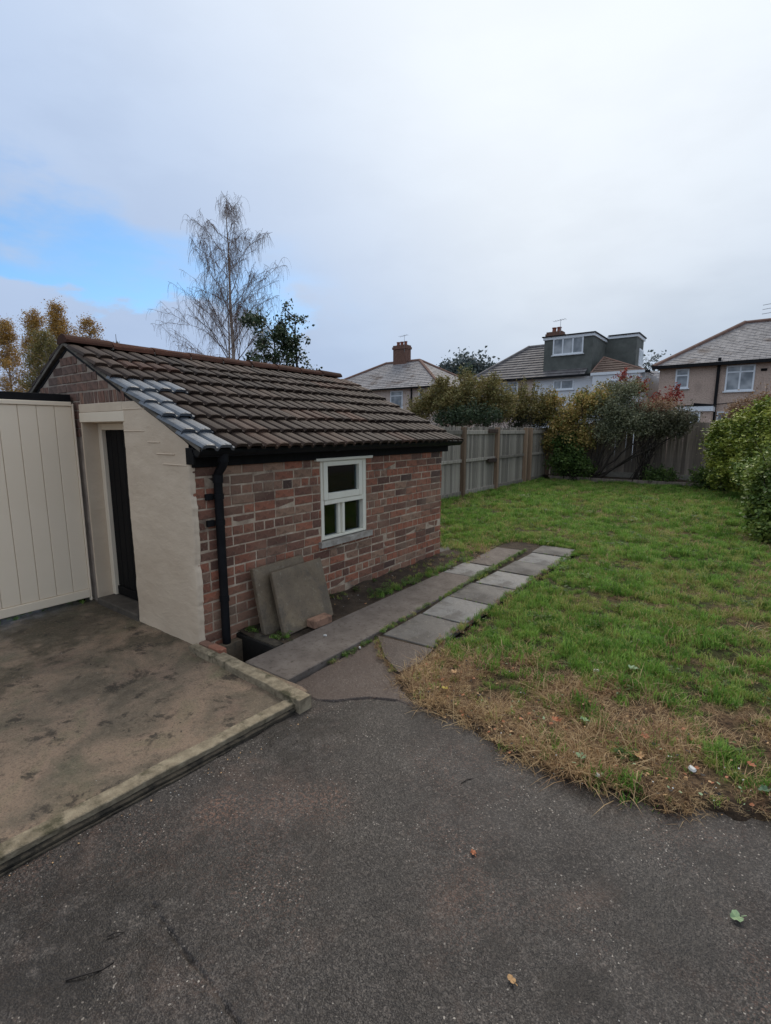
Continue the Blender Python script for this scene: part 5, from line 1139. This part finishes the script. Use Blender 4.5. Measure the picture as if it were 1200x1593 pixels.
# house with dormer
h2 = thing('semi_detached_house', (-10, 33, 0), 'house with big dark dormer, tiled hip roof and white painted half', 'house')
hx0, hxm, hx1, yb_, ez = -15.2, at_y(830, 600, HY).x, -5.1, 36.0, 4.82
box('wall', (hx0, HY, -.4), (hxm, yb_, ez), M_PINK, h2); box('white_wall', (hxm + .003, HY - .02, -.4), (hx1, yb_, ez), M_WHITEWALL, h2)
r = MB(); rz = 7.12; dre = at_y(915, 560, 30.25).x
ra, rb = Vector((-12.65, 33, rz)), Vector((dre, 33, rz)); ov = .28; e = [Vector((hx0 - ov, HY - ov, ez)), Vector((dre, HY - ov, ez)), Vector((dre, yb_ + ov, ez)), Vector((hx0 - ov, yb_ + ov, ez))]
roof_plane(r, e[0], e[1], ra, rb, .32, .34, .05); roof_plane(r, e[2], e[3], rb, ra, .32, .34); roof_plane(r, e[3], e[0], ra, ra, .32, .34)
ro = r.build('roof', M_HTILE, h2); ro['kind'] = 'stuff'
for a, b in ((e[0], ra), (e[3], ra), (ra, rb)): hip_bar('hip_tiles', a + Vector((0, 0, .03)), b + Vector((0, 0, .06)), h2, M_HTILE, .1)
box('gutter', (hx0 - ov - .05, HY - ov - .1, ez - .08), (hx1 + ov, HY - ov + .02, ez + .04), M_BLACK, h2)
D1 = 30.25; dxa, dxb = at_y(846, 560, D1).x, at_y(921, 560, D1).x; dzt = at_y(880, 526, D1).z
rr = ray(941, 560); D2 = dxb * rr.y / rr.x; dxc = at_y(989, 560, D2).x; dzt2 = at_y(989, 523, D2).z
box('dormer', (dxa, D1, ez - .05), (dxb, 35, dzt), M_DORMER, h2); box('dormer', (dxb + .003, D2, ez - .05), (dxc, 35.2, dzt2), M_DORMER, h2)
box('dormer_fascia', (dxa - .06, D1 - .08, dzt - .02), (dxb + .08, 35.1, dzt + .13), M_HWHITE, h2); box('dormer_roof', (dxa - .12, D1 - .14, dzt + .132), (dxb + .14, 35.1, dzt + .19), M_BLACK, h2)
box('dormer_fascia', (dxb + .083, D2 - .08, dzt2 - .02), (dxc + .08, 35.3, dzt2 + .13), M_HWHITE, h2); box('dormer_roof', (dxb + .143, D2 - .14, dzt2 + .132), (dxc + .14, 35.3, dzt2 + .19), M_BLACK, h2)
hwindow(h2, 861, 525, 908, 551, D1, (.33, .66), None, .06)
wz0, wz1 = 5.6, 6.6; f = MB(); f.box((dxc + .004, D2 + .8, wz0), (dxc + .05, D2 + 2.0, wz1)); o = f.build('window', M_HWHITE, h2); box('pane', (dxc + .051, D2 + .9, wz0 + .1), (dxc + .056, D2 + 1.9, wz1 - .1), M_FARGLASS, o)
chimney(h2, at_y(865, 515, 34.0).x, 34.0, 6.6, 8.1, 1.0, .6, (-.1, .22))
r = MB(); ba, bb_ = at_y(921, 584, HY - .2), at_y(1004, 590, HY - .2); ap = at_y(940, 556, 30.9); ap2 = ap + Vector((0, 1.3, 0)); zb = ez + .03
P0, P1 = Vector((ba.x, HY - .45, zb)), Vector((bb_.x, HY - .45, zb)); P2, P3 = Vector((bb_.x, 32.4, zb)), Vector((ba.x, 32.4, zb))
roof_plane(r, P0, P1, ap, ap, .25, .3, .04); roof_plane(r, P1, P2, ap, ap2, .25, .3, .04); roof_plane(r, P3, P0, ap2, ap, .25, .3, .04); ro = r.build('bay_roof', M_BTILE, h2); ro['kind'] = 'stuff'
hip_bar('hip_tiles', P0, ap, h2, M_HRIDGE, .06); hip_bar('hip_tiles', P1, ap, h2, M_HRIDGE, .06); box('bay_fascia', (P0.x, HY - .5, zb - .12), (P1.x, HY - .44, zb + .02), M_HWHITE, h2)
box('bay', (P0.x + .1, HY - .43, -.4), (P1.x - .2, HY - .022, zb - .02), M_WHITEWALL, h2)
hwindow(h2, 778, 594, 806, 622, HY, (.5,), .7); hwindow(h2, 744, 598, 752, 620, HY); hwindow(h2, 861, 591, 893, 606, HY - .02, (.4,), None); hwindow(h2, 945, 590, 968, 606, HY - .43, (.5,))
# house behind, low roof in the gap
h4 = thing('small_house', (-5.6, 40, 0), 'low grey roofed building in the gap between dormer house and pebbledash house', 'house')
a = at_y(985, 592, 38); b = at_y(1052, 622, 38); box('wall', (a.x, 38.2, -.4), (b.x, 43, b.z), M_WHITEWALL, h4)
r = MB(); rg = at_y(1000, 580, 40.5); roof_plane(r, (a.x - .3, 38, b.z), (b.x + .3, 38, b.z), (a.x - .3, 40.5, a.z + .8), (b.x - 1.6, 40.5, a.z + .8), .3, .35); roof_plane(r, (b.x + .3, 38, b.z), (b.x + .3, 43.2, b.z), (b.x - 1.6, 40.5, a.z + .8), (b.x - 1.6, 40.5, a.z + .8), .3, .35); o = r.build('roof', M_SLATE, h4); o['kind'] = 'stuff'
# pebbledash house
h3 = thing('semi_detached_house', (1, 34, 0), 'pebbledash house with grey hip roof and black downpipe behind the back fence', 'house')
hx0, hx1, yb_, ez = -4.42, 7.5, 38.0, 4.98
box('wall', (hx0, HY, -.4), (hx1, yb_, ez), M_PEBBLE, h3)
r = MB(); rz = 7.42; ra, rb = Vector((-1.1, 34, rz)), Vector((4.2, 34, rz)); ov = .28; e = [Vector((hx0 - ov, HY - ov, ez)), Vector((hx1 + ov, HY - ov, ez)), Vector((hx1 + ov, yb_ + ov, ez)), Vector((hx0 - ov, yb_ + ov, ez))]
roof_plane(r, e[0], e[1], ra, rb, .2, .24, .02); roof_plane(r, e[1], e[2], rb, rb, .2, .24, .02); roof_plane(r, e[2], e[3], rb, ra, .2, .24, .02); roof_plane(r, e[3], e[0], ra, ra, .2, .24, .02)
ro = r.build('roof', M_SLATE, h3); ro['kind'] = 'stuff'
for a, b in ((e[0], ra), (e[1], rb), (e[2], rb), (e[3], ra), (ra, rb)): hip_bar('hip_tiles', a + Vector((0, 0, .03)), b + Vector((0, 0, .06)), h3, M_HRIDGE, .1)
box('gutter', (hx0 - ov - .05, HY - ov - .1, ez - .12), (hx1 + ov, HY - ov + .02, ez + .04), M_BLACK, h3); box('soffit', (hx0 - ov, HY - ov + .021, ez - .06), (hx1 + ov, HY + .0, ez - .01), M_BLACK, h3)
hwindow(h3, 1051, 574, 1072, 604, HY, (), .66); hwindow(h3, 1129, 568, 1174, 608, HY, (.5,), .74)
x = at_y(1116, 600, HY).x; MB().tube([(x - .02, HY - .1, -.2), (x, HY - .1, ez + .25)], .07, 8).build('downpipe', M_BLACK, h3); MB().tube([(x, HY - .1, 2.95), (at_y(1080, 626, HY).x, HY - .1, 3.05)], .05, 8).build('waste_pipe', M_BLACK, h3); MB().tube([(x, HY - .1, 3.0), (at_y(1155, 625, HY).x, HY - .06, 3.1)], .02, 6).build('cable_pipe', M_BLACK, h3)
la, lb_ = at_y(1048, 640, 28.6), at_y(1107, 640, 28.6); zt = at_y(1090, 632, 28.6).z; box('rear_extension', (la.x, 28.6, -.4), (lb_.x, HY - .003, zt - .24), M_PEBBLE, h3); box('extension_fascia', (la.x - .08, 28.5, zt - .238), (lb_.x + .06, HY - .004, zt), M_HWHITE, h3); box('extension_roof', (la.x - .1, 28.48, zt + .002), (lb_.x + .1, HY - .004, zt + .06), M_BLACK, h3)
hwindow(h3, 1074, 642, 1089, 662, 28.6, (), .5); hwindow(h3, 1114, 640, 1140, 672, HY, (.55,))
box('vent', (at_y(1189, 575, HY).x - .12, HY - .03, at_y(1189, 575, HY).z - .06), (at_y(1189, 575, HY).x + .12, HY - .003, at_y(1189, 575, HY).z + .06), M_BLACKW, h3)
a = MB(); p = at_y(1196, 480, 33.4); a.tube([(p.x + .3, 33.4, 7.0), (p.x + .3, 33.4, p.z + .3)], .025, 5)
for k in range(3): a.tube([(p.x - .25, 33.4, p.z + .2 - k * .22), (p.x + .7, 33.4, p.z + .28 - k * .22)], .015, 4)
a.build('aerial', M_METAL, h3)

# ------------------------------------------------------------------ fallen leaves, scraps and twigs
def leaf_obj(px, py, z, size, mat, label, lobes=5, rot=0., grp='leaves fallen on grass and tarmac'):
    size *= .85; p = on_ground(px, py, z); n = 20; V = [(0, 0, .004)]; rng = random.Random(px)
    for k in range(n):
        t = 2 * math.pi * k / n; rr = size * (.62 + .38 * abs(math.cos(lobes * t / 2)) ** .7) if lobes else size * (.45 + .55 * abs(math.cos(t)) ** .8)
        V.append((rr * math.cos(t), rr * math.sin(t),   .004 + rng.uniform(0, .6) * size * (rr / size) ** 2))
    Fc = [(0, k + 1, (k + 1) % n + 1) for k in range(n)]; mb = MB().add(V, Fc); mb.tube([(-size * .9, 0, .006), (-size * 1.7, size * .1, .01)], .0015, 4)
    o = mb.build('fallen_leaf', mat); o.location = p; o.rotation_euler = (rng.uniform(-.2, .2), rng.uniform(-.2, .2), rng.uniform(0, 6)); return tag(o, label, 'leaf', grp)
for a in [(706, 1046, .02, .030, M_TANLEAF, 'curled tan leaf near the pink wedge of path', 5), (994, 1177, .03, .032, M_TANLEAF, 'pale tan lobed leaf lying on the dead grass', 5), (1003, 1146, .03, .028, M_ORLEAF, 'orange brown lobed leaf lying on the dead grass', 5), (865, 1121, .03, .034, M_ORLEAF, 'pinkish orange leaf lying beside a pale green leaf', 5),
          (909, 1121, .03, .034, M_GRLEAF, 'pale green leaf beside the pinkish orange one', 3), (904, 1178, .02, .034, M_GRLEAF, 'pale green leaf at the muddy edge of the lawn', 3), (984, 1040, .03, .038, M_GRLEAF, 'rounded pale green leaf where green grass meets dead grass', 2), (1190, 1231, .03, .032, M_DGLEAF, 'dull green leaf on the dead grass', 3), (692, 1072, .02, .026, M_YLEAF, 'yellow leaf on the straw coloured grass', 3),
          (1145, 1428, -.04, .026, M_GRLEAF, 'small pale green leaf lying on the dark tarmac', 3), (796, 1525, -.04, .017, M_TANLEAF, 'small round tan leaf lying on the dark tarmac', 0), (736, 1327, -.04, .016, M_ORLEAF, 'small torn orange leaf lying on the dark tarmac', 5), (1168, 1191, .03, .026, M_ORLEAF, 'faded orange leaf in long straw grass', 5)]:
    leaf_obj(*a[:6], lobes=a[6])
def scrap(px, py, z, sx, sy, label, mat=M_PAPER, sz=.012):
    p = on_ground(px, py, z); rng = random.Random(px); V = []; n = 7
    for k in range(n): t = 2 * math.pi * k / n; V.append((sx * math.cos(t) * rng.uniform(.7, 1.1), sy * math.sin(t) * rng.uniform(.7, 1.1), 0))
    V += [(x * .7, y * .7, sz * rng.uniform(.7, 1.2)) for x, y, _ in V]; mb = MB().add(V, [tuple(range(n - 1, -1, -1)), tuple(range(n, 2 * n))] + [(k, (k + 1) % n, (k + 1) % n + n, k + n) for k in range(n)])
    o = mb.build('stone_chip', mat); o.location = p; o.rotation_euler = (0, 0, rng.uniform(0, 6)); return tag(o, label, 'stone')
scrap(928, 1044, .02, .034, .016, 'long white chip lying where green grass meets dead grass'); scrap(1077, 1197, .02, .026, .018, 'whitish stone chip on the dead grass'); scrap(930, 1207, .01, .016, .012, 'small pale stone chip at the muddy lawn edge'); scrap(1067, 1212, .02, .014, .012, 'small cream stone chip beside the whitish one', M_TANLEAF)
scrap(506, 989, .002, .018, .010, 'tiny white chip on the concrete path strip'); scrap(560, 1008, -.03, .014, .012, 'tiny white chip beside the weedy path edge')
def twig(pts, z, label, r=.003):
    P = [on_ground(*p, z) for p in pts]; P = [q + Vector((0, 0, r + .004 * math.sin(i * 2))) for i, q in enumerate(P)]; c = sum(P, Vector()) / len(P)
    return tag(MB().tube(P, [r * (1 - .5 * i / len(P)) for i in range(len(P))], 5).build('twig', M_STICK, None, c), label, 'twig')
twig([(718, 1219), (727, 1214), (738, 1211), (749, 1207)], -.045, 'thin crooked dark twig on the tarmac near the muddy lawn edge'); twig([(167, 1458), (180, 1453), (193, 1450)], -.043, 'short straight dark twig on the tarmac'); twig([(103, 1526), (135, 1518), (160, 1508), (178, 1497)], -.043, 'long bent brown twig on the tarmac', .0035)
